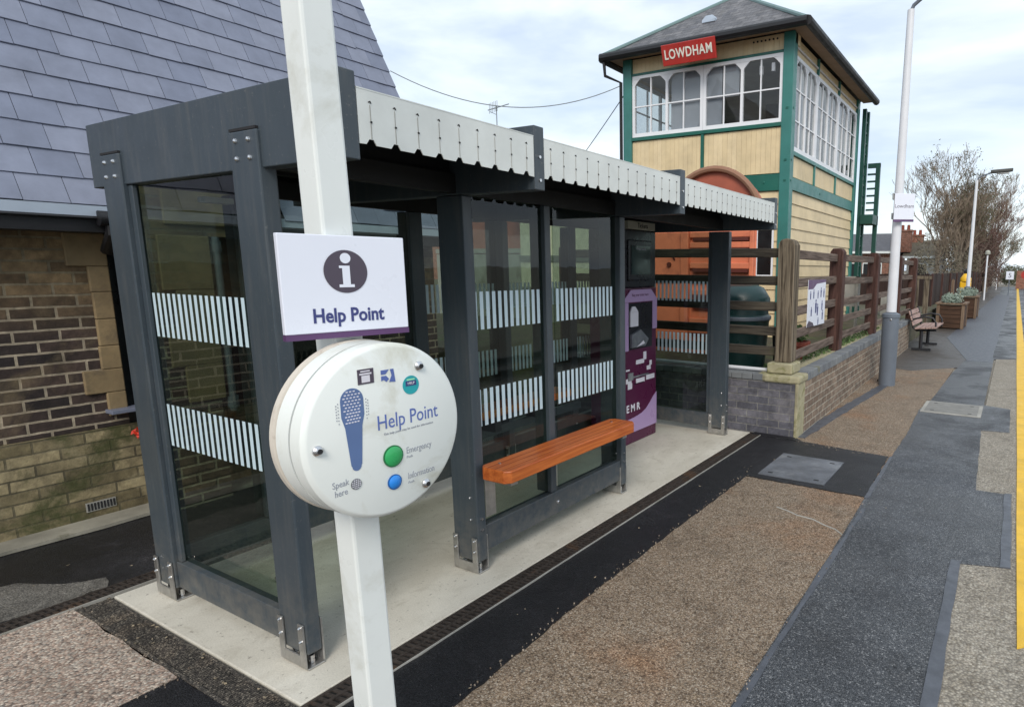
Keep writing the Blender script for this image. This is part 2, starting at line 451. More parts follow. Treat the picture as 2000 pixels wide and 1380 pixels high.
M_coverr = plain('stone_cover_frame', (.20, .195, .18), .75, 0, .2, 7, .3, 60)
M_drain = plain('cast_iron_grating', (.050, .040, .034), .6, .3, .5, 30, .4, 90, dirt=((.13, .07, .035), 4, .55))
M_silt = aggregate('silted_grating', [(.02,.018,.016),(.09,.078,.065),(.035,.03,.028),(.24,.21,.17),(.012,.012,.012)], big=[((2.2,2.0,1.8), 5, .5, .9), ((.4,.4,.4), 2.5, .5, .9)], sc_=160)
M_pit = plain('drain_pit', (.004, .004, .004), .9)
M_station = brick('station_brick', 'y', (.018,.013,.013), (.062,.040,.032), (.32,.27,.20), bw=.205, bh=.068, ms=.0075,
    zones=[(1.18, 1.5, (.085,.055,.028), (.24,.165,.085), (.16,.13,.08)), ],
    stain=((.24,.18,.10), 2.1, .58), moss=((.16,.125,.07), 2.6, .66))
M_plinth = brick('mossy_plinth_brick', 'y', (.13,.105,.055), (.33,.27,.155), (.10,.085,.05), bw=.24, bh=.071, ms=.006,
    moss=((.05,.058,.016), 3.4, .50), stain=((.42,.36,.22), 2.6, .55))
M_stone = plain('weathered_sandstone', (.22, .16, .085), .85, 0, .3, 4, .5, 40, dirt=((.09, .07, .05), 3.5, .55))
M_slate = island('blue_grey_slate', (.150, .170, .235), (.205, .224, .292), .45, .16, dirt=((.24, .25, .25), 9, .70), bscale=5)
M_lead = plain('painted_eaves_board', (.36, .42, .50), .5, 0, .12, 3)
M_black = plain('black_paint', (.008, .008, .010), .5)
M_darkwin = plain('dark_window_reveal', (.006, .007, .008), .35)
M_cream = island('cream_boarding', (.65, .515, .305), (.69, .555, .345), .55, .08, dirt=((.50, .40, .25), 4, .72), bscale=2.5)
M_bgreen = plain('brunswick_green_paint', (.010, .105, .078), .38, 0, .15, 3, .05, 40)
M_bgreenl = plain('teal_green_paint', (.035, .17, .15), .4, 0, .12, 3, .05, 40)
M_winwhite = plain('white_window_paint', (.74, .75, .78), .45, 0, .04, 3)
M_wglass = glass('window_glass', (.86, .88, .88), mul=1.3)
M_boxslate_x = brick('signal_box_slate_front', 'x', (.085,.085,.095), (.15,.145,.15), (.03,.03,.035), bw=.17, bh=.075, ms=.004, moss=((.11,.105,.07), 3, .60), rough=.6, bs=.5)
M_boxslate_y = brick('signal_box_slate_side', 'y', (.085,.085,.095), (.15,.145,.15), (.03,.03,.035), bw=.17, bh=.075, ms=.004, moss=((.11,.105,.07), 3, .60), rough=.6, bs=.5)
M_inwood = plain('brown_panelled_inside', (.055, .035, .028), .6, 0, .4, 4)
M_inceil = plain('pale_inside_ceiling', (.50, .48, .47), .8)
M_blind = plain('grey_roller_blind', (.36, .37, .42), .8, 0, .08, 4)
M_red = plain('red_sign_enamel', (.42, .035, .028), .35, 0, .08, 5)
M_letter = plain('white_enamel_letters', (.78, .76, .68), .35)
M_orange = plain('faded_orange_plastic', (.66, .19, .095), .6, 0, .14, 2.5, .05, 40, dirt=((.30, .08, .05), 2.5, .54))
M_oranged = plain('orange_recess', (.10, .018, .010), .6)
M_tealbin = plain('dark_teal_plastic', (.010, .040, .040), .35, 0, .2, 3)
M_wall_x = brick('blue_brick_front', 'x', (.085,.085,.105), (.15,.145,.165), (.19,.185,.175), bw=.225, bh=.075, ms=.005,
    stain=((.30,.28,.28), 2.4, .56), moss=((.10,.10,.035), 2.5, .74))
M_wall_y = brick('weathered_brick_side', 'y', (.15,.105,.075), (.25,.185,.135), (.40,.37,.30), bw=.225, bh=.075, ms=.005,
    stain=((.10,.09,.085), 1.6, .54), moss=((.10,.09,.04), 2.4, .70))
M_coping = island('blue_brick_coping', (.12, .13, .145), (.20, .21, .215), .7, .3, dirt=((.15, .14, .05), 3, .62))
M_mossstone = plain('mossy_pale_stone', (.34, .31, .20), .9, 0, .25, 6, .6, 50, dirt=((.13, .13, .025), 6, .52))
M_oldpost = wood('weathered_oak', (.05, .038, .028), (.22, .18, .13), 'z', .9, .2, .7, dirt=((.12, .11, .05), 4, .66))
M_post = wood('stained_brown_timber', (.034, .015, .012), (.10, .05, .04), 'z', .8, .3, .5)
M_rail = wood('weathered_rail', (.075, .052, .042), (.19, .145, .118), 'y', .85, .25, .5, dirt=((.10, .10, .04), 3, .66))
M_railx = wood('weathered_rail_across', (.035, .03, .025), (.10, .085, .065), 'x', .85, .25, .5, dirt=((.10, .10, .04), 3, .62))
M_soil = plain('garden_soil', (.07, .06, .035), .95, 0, .4, 4, .8, 30, dirt=((.06, .09, .02), 2, .5))
M_pole = plain('white_column_paint', (.66, .67, .70), .4, 0, .05, 4)
M_greypole = plain('grey_column_paint', (.12, .14, .17), .45, 0, .1, 4, dirt=((.10, .10, .09), 5, .68))
M_lamphead = plain('dark_lantern_housing', (.06, .06, .055), .5)
M_lens = plain('frosted_lantern_lens', (.6, .6, .58), .3)
M_benchslat = wood('faded_pink_slats', (.25, .155, .13), (.42, .30, .265), 'y', .7, .3)
M_ironblk = plain('black_cast_iron', (.02, .02, .024), .5, .3)
M_planter = wood('brown_planter_boards', (.035, .018, .011), (.095, .050, .030), 'x', .8, .3, .4)
M_planterl = wood('pale_planter_trim', (.12, .075, .048), (.20, .14, .095), 'z', .8, .3, .4)
M_sage = island('silver_green_leaves', (.12, .16, .12), (.30, .36, .30), .7, 0)
M_board = island('dark_brown_fence_boards', (.014, .006, .004), (.030, .013, .009), .85, .3, (8, 8, 1))
M_bark = plain('grey_brown_bark', (.17, .135, .105), .9, 0, .3, 6, .4, 40)
M_twig = plain('pale_twig', (.20, .155, .115), .9, 0, .3, 2)
M_twigr = plain('reddish_twig', (.115, .062, .050), .9, 0, .3, 2)
M_ivy = island('olive_ivy', (.035, .042, .016), (.10, .095, .045), .7, 0)
M_scrubr = island('reddish_winter_twigs', (.040, .022, .016), (.105, .062, .046), .8, 0)
M_hedge = island('dull_hedge_leaves', (.06, .05, .03), (.14, .12, .08), .8, 0)
M_leaf = island('small_green_leaves', (.035, .075, .018), (.10, .16, .04), .6, 0)
M_tile = plain('brown_roof_tiles', (.10, .085, .062), .85, 0, .25, 5, .4, 30)
M_tile2 = plain('grey_roof_tiles', (.095, .095, .105), .8, 0, .2, 5, .4, 30)
M_hbrick = brick('house_brick', 'x', (.20,.075,.045), (.30,.12,.075), (.3,.27,.22), bw=.225, bh=.075, ms=.006)
M_hbrick_y = brick('house_brick_side', 'y', (.20,.075,.045), (.30,.12,.075), (.3,.27,.22), bw=.225, bh=.075, ms=.006)
M_render = plain('pale_house_render', (.5, .49, .46), .8)
M_shedc = island('cream_shed_boards', (.60, .57, .42), (.68, .64, .49), .7, .1)
M_grey = plain('grey_green_band', (.16, .17, .14), .7)
M_yel = plain('yellow_plastic', (.75, .42, .01), .4)
M_terra = plain('terracotta_pot', (.22, .05, .03), .8, 0, .2, 8)
M_mdark = plain('dark_aubergine_panel', (.080, .010, .045), .32, 0, .08, 3)
M_mlil = plain('lilac_panel', (.42, .29, .50), .35, 0, .03, 3)
M_mblack = plain('machine_black', (.012, .012, .018), .3)
M_screen = plain('machine_screen', (.035, .055, .055), .12)
M_label = plain('white_label', (.70, .68, .74), .4)
M_msign = plain('grey_plate', (.33, .33, .28), .5)
M_wire = plain('grey_cable', (.22, .25, .27), .6)
M_conc2 = plain('path_ledge_concrete', (.26, .245, .20), .85, 0, .3, 3, .5, 40, dirt=((.09, .085, .05), 3, .52))
M_alloy = plain('aluminium', (.5, .5, .5), .4, .7)
M_flowr = plain('red_petals', (.55, .03, .01), .6)
M_ballast = plain('grey_ballast', (.16, .15, .14), .95, 0, .5, 30, .9, 25)
M_railst = plain('rusty_rail', (.12, .07, .05), .6, .5)

# ------------------------------------------------------------------ ground
# one sheet to the horizon, with the railway cutting east of the platform edge
g = MB()
g.quad((-900, -400, -.03), (3.7, -400, -.03), (3.7, 900, -.03), (-900, 900, -.03))
g.quad((3.7, -400, -.03), (3.7, -400, -1.0), (3.7, 900, -1.0), (3.7, 900, -.03))
g.quad((3.7, -400, -1.0), (14, -400, -1.0), (14, 900, -1.0), (3.7, 900, -1.0))
g.quad((14, -400, -1.0), (900, -400, -.03), (900, 900, -.03), (14, 900, -1.0))
struct(g.build('ground', M_grav3))
def sheet(name, pts, z, mat, jitter=0.0, step=.12):
    P = []
    for i in range(len(pts)):
        a = Vector((*pts[i], 0)); b = Vector((*pts[(i+1) % len(pts)], 0)); n = max(1, int((b-a).length/step)) if jitter else 1
        n = min(n, 60)
        dr = (b-a).normalized() if (b-a).length else Vector((1, 0, 0)); pp = Vector((-dr.y, dr.x, 0))
        for k in range(n):
            q = a+(b-a)*k/n
            if k and jitter: q += pp*random.uniform(-jitter, jitter)
            P.append((q.x, q.y))
    s = MB(); s.prism([(x, y, z-.02) for x, y in P], (0, 0, .02))
    return struct(s.build(name, mat))
# tamped brown aggregate of the platform, then the patches laid over it
sheet('platform_surface', [(.42, -8), (1.585, -8), (1.585, 60), (.35, 60), (.35, 4.0), (.42, 3.0)], -.012, M_grav)
sheet('platform_surface', [(2.2, -8), (2.62, -8), (2.62, 70), (2.1, 70)], -.012, M_grav3)
pts = [(1.56, -8), (2.27, -8), (2.25, 1.0), (2.225, 2.34), (2.48, 2.42), (2.478, 3.70), (2.245, 3.69), (2.19, 5.65), (2.45, 5.7), (2.45, 6.9),
       (2.16, 7.0), (2.14, 11.5), (2.505, 11.7), (2.505, 70), (1.3, 70), (1.62, 22), (1.70, 11.4), (1.60, 9.3), (1.56, 6.9), (1.50, 6.3), (1.54, 5.3), (1.55, 3.1), (1.565, 2.0)]
sheet('footway_asphalt', pts, -.008, M_asph, .004, .10)
sheet('bitumen_seam', [(2.205, -8), (2.27, -8), (2.25, 1.0), (2.235, 2.37), (2.185, 2.37)], -.004, M_seam, .004, .15)
sheet('bitumen_seam', [(2.43, 2.40), (2.485, 2.42), (2.483, 3.72), (2.435, 3.70)], -.004, M_seam, .004)
sheet('bitumen_seam', [(1.545, 3.10), (1.58, 3.12), (1.555, 4.26), (1.53, 4.2)], -.004, M_seam, .003)
sheet('bitumen_seam', [(1.556, -8), (1.60, -8), (1.60, 2.9), (1.575, 2.9)], -.0045, M_seam, .006, .1)
# black reinstatement strip beside the drain and the patch round the cover
sheet('black_asphalt_strip', [(.295, -3.2), (.70, -3.2), (.665, .1), (.625, .9), (.615, 1.9), (.625, 3.12), (1.545, 3.12), (1.52, 4.22), (.72, 4.30), (.63, 4.39), (.15, 4.42), (.15, 4.345), (.295, 4.3)], -.005, M_dark, .006, .05)
sheet('black_asphalt_patch', [(-.42, -3), (.30, -3), (.30, -.27), (-.42, -.27)], -.006, M_dark, .008)
sheet('dark_asphalt_apron', [(-2.52, -4), (-1.56, -4), (-1.56, 6), (-2.52, 6)], -.012, M_dark, .02, .2)
sheet('cracked_concrete_patch', [(-2.15, -2.6), (-1.565, -2.6), (-1.565, -.10), (-1.70, -.06), (-1.80, -.20), (-1.95, -.28), (-2.15, -.45)], -.010, M_slurry, .03, .06)
sheet('pink_aggregate_patch', [(-1.46, -4), (-.43, -4), (-.43, -.2735), (-1.46, -.2735)], -.006, M_grav2, .006)
sheet('concrete_ledge', [(-2.72, -6), (-2.50, -6), (-2.46, 6), (-2.72, 6)], .012, M_conc2, .012, .2)
sheet('trench_repair', [(.56, 4.44), (.70, 4.44), (.91, 7.72), (.79, 7.68)], -.006, M_seam, .012)
sheet('far_footway', [(.30, 9.6), (1.0, 9.3), (1.75, 10.2), (1.9, 70), (.2, 70)], -.0095, M_brngrey, .03, .3)
sheet('grey_path_repair', [(1.02, 15), (1.72, 11.0), (2.12, 11.0), (2.12, 46), (1.35, 46)], -.0055, M_seam, .01, .5)
sheet('black_fillet', [(.20, 4.30), (.66, 4.28), (.60, 4.40), (.20, 4.41)], .002, M_dark, .012, .06)
# yellow line and the tactile strip, coping at the platform edge
yl = sheet('yellow_platform_line', [(2.515, 1.6), (2.66, 1.75), (2.66, 90), (2.50, 90)], -.006, M_yellow, .003, 1.5)
sheet('platform_edge_paving', [(2.66, -8), (3.55, -8), (3.55, 90), (2.66, 90)], -.010, M_asph)
cp = MB()
for i in range(120): cp.box(3.3, 3.78, -8+i*.8, -8+i*.8+.79, -.09, .002)
struct(cp.build('platform_coping', M_kerb))
tr = MB()
for x in (4.5, 5.93, 7.9, 9.33): tr.box(x-.035, x+.035, -60, 300, -.92, -.78)
struct(tr.build('railway_rails', M_railst))
bl = MB(); bl.quad((3.72, -60, -.95), (10.4, -60, -.95), (10.4, 300, -.95), (3.72, 300, -.95))
struct(bl.build('ballast_bed', M_ballast))
# concrete slab of the shelter
struct(MB().box(-1.40, .166, -.132, 4.345, -.12, 0).build('concrete_slab', M_slab, bevel=.006))
struct(MB().box(-40, .36, 4.62, 40, -.05, .50).build('garden_ground', M_soil))

# drainage channels: pit, edge rails and slots
def drain(name, x0, y0, x1, y1, label, pitch=.028, gm=None):
    o = thing(name, ((x0+x1)/2, (y0+y1)/2, 0), label, 'drain')
    MB().box(x0, x1, y0, y1, -.02, -.009).build('channel', M_pit, o)
    f = MB(); horiz = (x1-x0) > (y1-y0)
    if horiz:
        f.box(x0, x1, y0, y0+.012, -.02, 0); f.box(x0, x1, y1-.012, y1, -.02, 0)
        n = int((x1-x0)/pitch)
        for i in range(n):
            x = x0+i*pitch
            f.obox((x, y0+.012, -.012), (pitch*.55, 0, 0), (.006, y1-y0-.024, 0), (0, 0, .009))
    else:
        f.box(x0, x0+.012, y0, y1, -.02, 0); f.box(x1-.012, x1, y0, y1, -.02, 0)
        f.box((x0+x1)/2-.007, (x0+x1)/2+.007, y0, y1, -.02, -.001)
        n = int((y1-y0)/pitch)
        for i in range(n):
            y = y0+i*pitch
            sh = .012
            f.obox((x0+.012, y, -.012), (x1-x0-.024, sh, 0), (0, pitch*.52, 0), (0, 0, .009))
    f.build('grating', gm or M_drain, o)
    e = MB()
    if gm: e.box(x0, x0+.01, y0, y0+.002, -.02, -.012)
    elif horiz: e.box(x0, x1, y0-.003, y0, -.02, -.002)
    else: e.box(x1, x1+.004, y0, y1, -.02, .002)
    e.build('edge_strip', M_kerb, o)
    return o
drain('drainage_channel', .172, -2.6, .290, 4.34, 'slotted drainage channel along the front of the pale concrete slab')
drain('drainage_channel', -1.405, -.270, .166, -.145, 'dirty slotted drainage channel across the near end of the shelter slab', pitch=.0125, gm=M_silt)
drain('drainage_channel', -1.545, -3.0, -1.43, 4.3, 'drainage channel behind the shelter, beside the brick building')

def cover(name, x0, x1, y0, y1, mat, label, fr=None):
    o = thing(name, ((x0+x1)/2, (y0+y1)/2, 0), label, 'access cover')
    if fr: MB().box(x0-.04, x1+.04, y0-.04, y1+.04, -.02, -.001).build('frame', fr, o)
    MB().box(x0, x1, y0, y1, -.02, .002).build('lid', mat, o)
    h = MB()
    for a, b in ((x0+.06, y0+.06), (x1-.1, y0+.06), (x0+.06, y1-.09), (x1-.1, y1-.09)): h.box(a, a+.04, b, b+.02, .0, .0035)
    h.each('lifting_slot', M_hole, o)
cover('access_cover', .69, 1.225, 3.20, 3.83, M_iron, 'grey square inspection cover set in the black asphalt patch')
cover('access_cover', 1.56, 2.12, 6.28, 6.86, M_coverr, 'pale stone framed cover in the grey footway beyond the patch', M_kerb)

# ------------------------------------------------------------------ shelter
SH = thing('waiting_shelter', (-.6, 2.05, 0), 'dark grey open fronted passenger shelter with striped glass panels and orange bench', 'shelter')
YB, YC, YD = .914, 2.275, 4.094
FR = [0, YB, YC, YD]
W, WX, WY = 1.069, .18, .061
def bolt_row(mb, pts, nrm, r=.008):
    nrm = Vector(nrm)
    for p in pts:
        p = Vector(p); mb.tube([p, p+nrm*.006, p+nrm*.009], [r, r*.85, r*.3], 10)
def post(x0, y0, zt=2.088, near=True):
    b = MB().box(x0, x0+WX, y0, y0+WY, .065, zt)
    return b.build('post', M_frame, SH, bevel=.006)
def bracket(x0, y0):
    s = MB(); t = .008
    # U shoe: base plate, two uprights on near face, two on the far side
    s.box(x0-.002, x0+WX+.002, y0-.004, y0+WY+.004, .001, .010)
    for yy in (y0-.010, y0+WY+.002):
        for a, b in ((x0, x0+.035), (x0+WX-.04, x0+WX-.004)):
            s.box(a, b, yy, yy+t, .0105, .20)
        s.box(x0+.0355, x0+WX-.0405, yy, yy+t, .0105, .060)
    o = s.build('bracket', M_steel, SH, bevel=.002)
    q = MB()
    bolt_row(q, [(x0+.018, y0-.010, .185), (x0+.018, y0-.010, .125), (x0+WX-.022, y0-.010, .185), (x0+WX-.022, y0-.010, .125)], (0, -1, 0), .0075)
    q.tube([(x0+WX-.03, y0+.03, .012), (x0+WX-.03, y0+.03, .045)], .011, 8)
    q.tube([(x0+.04, y0+.03, .012), (x0+.04, y0+.03, .045)], .011, 8)
    q.each('bolt', M_screw, o)
for i, y in enumerate(FR):
    yy = y
    for x0 in (-W-WX, -WX):
        p = post(x0, yy, 2.088 if i == 0 else 1.955)
        bracket(x0, yy)
        if i == 0:
            q = MB(); bolt_row(q, [(x0+.045+dx, yy, 2.055-dz) for dx in (0, .085) for dz in (0, .062)], (0, -1, 0), .0095)
            q.each('bolt', M_screw, p)
            MB().box(x0+.004, x0+WX-.004, yy+.001, yy+.0118, 2.0885, 2.098).build('post_top_shadow', M_hole, p)  # thin dark strip painted in as the shadow line above the post
        elif x0 > -1:
            q = MB(); bolt_row(q, [(x0+WX-.045, yy, .42), (x0+WX-.045, yy, .30)], (0, -1, 0), .007)
            q.tube([(x0+WX, yy+.03, .30), (x0+WX+.006, yy+.03, .30)], .008, 8); q.tube([(x0+WX, yy+.03, .24), (x0+WX+.006, yy+.03, .24)], .008, 8)
            q.each('bolt', M_screw, p)
# cross beams; the end beam stands 12 mm behind the post faces
BY = [(.012, .070), (YB-.002, YB+.062), (YC-.002, YC+.062), (4.026, 4.09)]
for (a, b) in BY:
    bm_ = MB().box(-1.383, .462, a, b, 1.957, 2.231).build('beam', M_frame, SH, bevel=.004)
    if a < .1: continue
    q = MB(); q.tube([(.462, (a+b)/2, 2.10), (.467, (a+b)/2, 2.10)], .007, 8); q.tube([(.462, (a+b)/2, 2.0), (.467, (a+b)/2, 2.0)], .007, 8)
    q.each('bolt', M_screw, bm_)
# roof deck, purlins, rear gutter board
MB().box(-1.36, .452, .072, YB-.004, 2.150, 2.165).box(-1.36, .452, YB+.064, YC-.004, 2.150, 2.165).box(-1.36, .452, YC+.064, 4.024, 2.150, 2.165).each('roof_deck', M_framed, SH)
pu = MB()
for (a, b) in ((.072, YB-.004), (YB+.064, YC-.004), (YC+.064, 4.024)):
    for x in (-1.28, -.95, -.5, -.12, .30): pu.box(x, x+.05, a, b, 2.06, 2.148)
    pu.box(-1.372, -1.362, a, b, 1.99, 2.20)
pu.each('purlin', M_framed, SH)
# header rails on the post lines
hd = MB()
for (a, b) in ((.072, YB-.004), (YB+.064, YC-.004), (YC+.064, 4.024)):
    hd.box(-W-.10, -W-.04, a, b, 1.965, 2.055)
    hd.box(-.09, -.035, a, b, 1.965, 2.055)
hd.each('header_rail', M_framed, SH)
# fascia: scalloped perforated panels
def fascia(y0, y1, ncol, x=.459):
    pt = (y1-y0)/(ncol+.0)
    zt, zb = 2.182, 2.011
    prof = [(x, y0, zt), (x, y0, zb)]
    P = [(y0, zb)]
    offs = pt*.5 if ncol < 12 else pt*.5
    cols = [y0+pt*(k+.5) for k in range(ncol)]
    for c in cols: P += [(c-.022, zb+.001), (c-.010, zb+.018), (c+.006, zb+.018), (c+.016, zb+.001)]
    P += [(y1, zb)]
    # strips between columns as quads with thickness
    mb = MB(); top = zt
    pts = [(x-.003, y, z) for y, z in P] + [(x-.003, y1, top), (x-.003, y0, top)]
    # build quads per segment so that the surface stays clean
    for (a, b) in zip(P[:-1], P[1:]):
        if b[0]-a[0] < 1e-6: continue
        mb.quad((x, a[0], a[1]), (x, b[0], b[1]), (x, b[0], top), (x, a[0], top))
        mb.quad((x-.004, b[0], b[1]), (x-.004, a[0], a[1]), (x-.004, a[0], top), (x-.004, b[0], top))
        mb.quad((x-.004, a[0], a[1]), (x-.004, b[0], b[1]), (x, b[0], b[1]), (x, a[0], a[1]))
    mb.box(x-.030, x+.001, y0, y1, top, top+.004)
    # corrugated under-lip whose waves show below the sheet
    fo = mb.build('fascia_panel', M_fascia, SH)
    h = MB(); gr = MB()
    for i, c in enumerate(cols):
        yy = c-.001
        h.tube([(x+.0005, yy-.005, zt-.037), (x+.003, yy, zt-.033), (x+.0005, yy+.005, zt-.039)], .0020, 5)
        h.box(x+.0004, x+.003, yy-.002, yy+.004, zt-.101, zt-.095)
        gr.box(x+.0002, x+.0014, yy-.001, yy+.001, zb+.02, zt-.045)
    h.build('perforation', M_hole, fo); gr.each('crease', M_kerb, fo)
fascia(.072, YB-.004, 8.9 and 9); fascia(YB+.064, YC-.004, 14); fascia(YC+.064, 4.024, 19)
# panels
def stripes(parent, axis, fixed, a, b, zs, pitch=.0455, wd=.024, off=.004):
    n = int((b-a)/pitch)
    for (z0, z1) in zs:
        s = MB()
        for i in range(n+1):
            p = a+i*pitch
            if p+wd > b: break
            if axis == 'x': s.quad((p, fixed-off, z0), (p+wd, fixed-off, z0), (p+wd, fixed-off, z1), (p, fixed-off, z1))
            else: s.quad((fixed+off, p, z0), (fixed+off, p+wd, z0), (fixed+off, p+wd, z1), (fixed+off, p, z1))
        s.build('stripe_band', M_stripe, parent)
ZS = [(1.295, 1.490), (.785, .982)]
def panel_x(y, near):                                   # end panels (span x)
    g_ = MB().box(-1.064, -.186, y, y+.008, .205, 1.955).build('glass_panel', M_glass, SH)
    stripes(g_, 'x', y, -1.06, -.19, ZS)
    MB().box(-1.067, -.182, y-.028, y+.030, .068, .202).build('bottom_rail', M_frame, SH, bevel=.004)
    MB().box(-1.067, -1.030, y-.02, y-.002, .204, 1.955).box(-.219, -.182, y-.02, y-.002, .204, 1.955).each('edge_trim', M_frame, SH, bevel=.003)
panel_x(.040, True); panel_x(4.13, False)
def panel_y(x, y0, y1, mull, front=True, st=True):
    for (a, b) in ((y0+.002, mull[0]-.002), (mull[1]+.002, y1-.002)):
        g_ = MB().box(x-.004, x+.004, a, b, .255, 1.962).build('glass_panel', M_glass, SH)
        if st: stripes(g_, 'y', x+.002, a+.014, b-.004, ZS, pitch=.0435)
    MB().box(x-.030, x+.035, y0, y1, .105, .250).build('bottom_rail', M_frame, SH, bevel=.004)
    mu = MB().box(x-.085, x+.030, mull[0], mull[1]-.05 if front else mull[1], .252, 1.962).build('mullion', M_frame, SH, bevel=.004)
    q = MB(); bolt_row(q, [(x+.035, (mull[0]+mull[1])/2, .18)], (1, 0, 0), .011); q.each('bolt', M_screw, SH)
panel_y(-.045, YB+WY, YC, (1.525, 1.625))
panel_y(-W-.075, WY+.004, YB, (.46, .52), False, False)
panel_y(-W-.075, YB+WY, YC, (1.49, 1.59), False)
panel_y(-W-.075, YC+WY, YD, (3.15, 3.23), False)
# outer bench plank on brackets and the perching plank inside
def plank(x0, x1, y0, y1, z0, z1, ch=.03):
    P = [(x0+ch, y0, z0), (x1-ch, y0, z0), (x1, y0+ch, z0), (x1, y1-ch, z0), (x1-ch, y1, z0), (x0+ch, y1, z0), (x0, y1-ch, z0), (x0, y0+ch, z0)]
    o = MB().prism(P, (0, 0, z1-z0)).build('bench_seat', M_bench, SH, bevel=.006)
    gl_ = MB()
    for xx in (x0+(x1-x0)*.28, x0+(x1-x0)*.52, x0+(x1-x0)*.76): gl_.box(xx, xx+.0035, y0+.012, y1-.012, z1-.001, z1+.0006)
    gl_.each('groove', M_groove, o)
    q = MB()
    for y in (y0+.09, y1-.09):
        for x in ((x0+x1)/2-.04,): q.tube([(x, y, z1), (x, y, z1+.003)], .009, 10)
    q.each('bolt', M_screw, o)
plank(.012, .215, .925, 2.135, .530, .598)
MB().box(-.002, .18, .985, 1.035, .500, .528).box(-.002, .18, 2.02, 2.07, .500, .528).box(-.002, .006, .975, 1.045, .30, .528).each('seat_bracket', M_steel, SH, bevel=.002)
plank(-1.09, -.88, 1.72, 2.86, .530, .590)
MB().box(-1.10, -.92, 1.98, 2.04, .40, .528).box(-1.10, -.92, 2.5, 2.56, .40, .528).each('seat_bracket', M_ironblk, SH)
MB().box(-1.11, -1.06, .98, 3.2, .33, .40).build('perch_rail', M_frame, SH, bevel=.01)
MB().box(-1.0, -.93, .25, .37, 1.90, 1.925).build('ceiling_light', M_lens, SH)
MB().box(-.85, -.70, .33, .36, .002, .03).build('cable_cleat', M_screw, SH)

# ------------------------------------------------------------------ ticket machine
TM = thing('ticket_machine', (-.9, 3.58, 0), 'tall aubergine and lilac ticket machine standing at the back of the shelter', 'ticket machine')
X = -.64
MB().box(-1.02, X, 3.29, 3.85, .0, 1.435).build('cabinet', M_mdark, TM, bevel=.01)
MB().box(-1.02, X-.01, 3.29, 3.85, 1.437, 1.95).build('upper_housing', M_mblack, TM, bevel=.01)
MB().box(-.82, X+.02, 3.33, 3.79, 1.952, 2.022).build('header_plate', M_msign, TM, bevel=.004)
text('header_lettering', 'Tickets', .06, (X+.0215, 3.57, 1.985), (0, 1, 0), (0, 0, 1), M_mblack, TM)
MB().box(X-.012, X+.006, 3.36, 3.76, 1.50, 1.86).build('screen_bezel', M_mblack, TM, bevel=.02)
sc_o = MB().box(X+.006, X+.010, 3.40, 3.72, 1.555, 1.81).build('screen', M_screen, TM)
text('screen_lettering', 'Departures', .035, (X+.0108, 3.56, 1.785), (0, 1, 0), (0, 0, 1), M_greyprint, sc_o)
lil = MB()
lil.prism([(X+.001, 3.29, 1.31), (X+.001, 3.77, 1.31), (X+.001, 3.77, 1.045), (X+.001, 3.85, 1.045), (X+.001, 3.85, 1.33), (X+.001, 3.74, 1.42), (X+.001, 3.39, 1.42), (X+.001, 3.29, 1.34)], (.006, 0, 0))
lil.box(X+.001, X+.007, 3.29, 3.35, .875, 1.308)
lil.prism([(X+.001, 3.29, .105), (X+.001, 3.85, .105), (X+.001, 3.85, .42), (X+.001, 3.79, .385), (X+.001, 3.72, .33), (X+.001, 3.66, .29), (X+.001, 3.58, .262), (X+.001, 3.46, .245), (X+.001, 3.29, .235)], (.004, 0, 0))
lil.each('lilac_graphic', M_mlil, TM)
text('instruction_lettering', 'Buy your ticket here', .034, (X+.0076, 3.55, 1.372), (0, 1, 0), (0, 0, 1), M_mdark, TM)
text('maker_lettering', 'E M R', .095, (X+.002, 3.43, .335), (0, 1, 0), (0, 0, 1), M_label, TM, bold=.003)
MB().box(X-.002, X+.003, 3.36, 3.765, .88, 1.30).build('recess', M_mblack, TM)
rc = MB()
rc.prism([(X+.003, 3.37, .90), (X+.003, 3.60, .90), (X+.003, 3.66, .96), (X+.003, 3.52, 1.06), (X+.003, 3.37, 1.02)], (.03, 0, 0))
rc.build('keypad_shelf', M_iron, TM, bevel=.004)
sc2 = MB().box(X+.004, X+.016, 3.37, 3.50, 1.09, 1.22).prism([(X+.004, 3.37, 1.222), (X+.004, 3.50, 1.222), (X+.004, 3.45, 1.27), (X+.004, 3.40, 1.27)], (.012, 0, 0)).build('card_reader', M_label, TM)
MB().prism([(X+.034, 3.44, .905), (X+.034, 3.58, .925), (X+.034, 3.56, .955)], (.003, 0, 0)).build('sticker', M_label, TM)
lb = MB()
for (a, b, c, d) in ((3.48, 3.62, .735, .775), (3.61, 3.66, .765, .84), (3.67, 3.74, .66, .70), (3.72, 3.76, .70, .745), (3.31, 3.37, .69, .705), (3.48, 3.63, .555, .60), (3.66, 3.81, .565, .61), (3.31, 3.40, .575, .62), (3.34, 3.41, .52, .574)):
    lb.box(X+.0005, X+.004, a, b, c, d)
lb.each('instruction_label', M_label, TM)
MB().box(X+.0005, X+.012, 3.34, 3.42, .60, .67).box(X+.0005, X+.006, 3.43, 3.70, .615, .63).each('coin_slot', M_iron, TM)
MB().box(X-.012, X+.004, 3.45, 3.62, .56, .552).build('tray', M_mblack, TM)

# ------------------------------------------------------------------ help point
HP = thing('help_point', (.872, -.31, 0), 'white square post carrying an i Help Point sign and a round white help unit', 'help point')
PX0, PX1, PY0, PY1 = .831, .911, -.350, -.270
lean = Vector((0, -.018, 1))
pm = MB(); pm.obox((PX0, PY0+.018, -.02), (.08, 0, 0), (0, .08, 0), (0, -.05, 3.1))
pm.build('square_post', M_white, HP, bevel=.007)
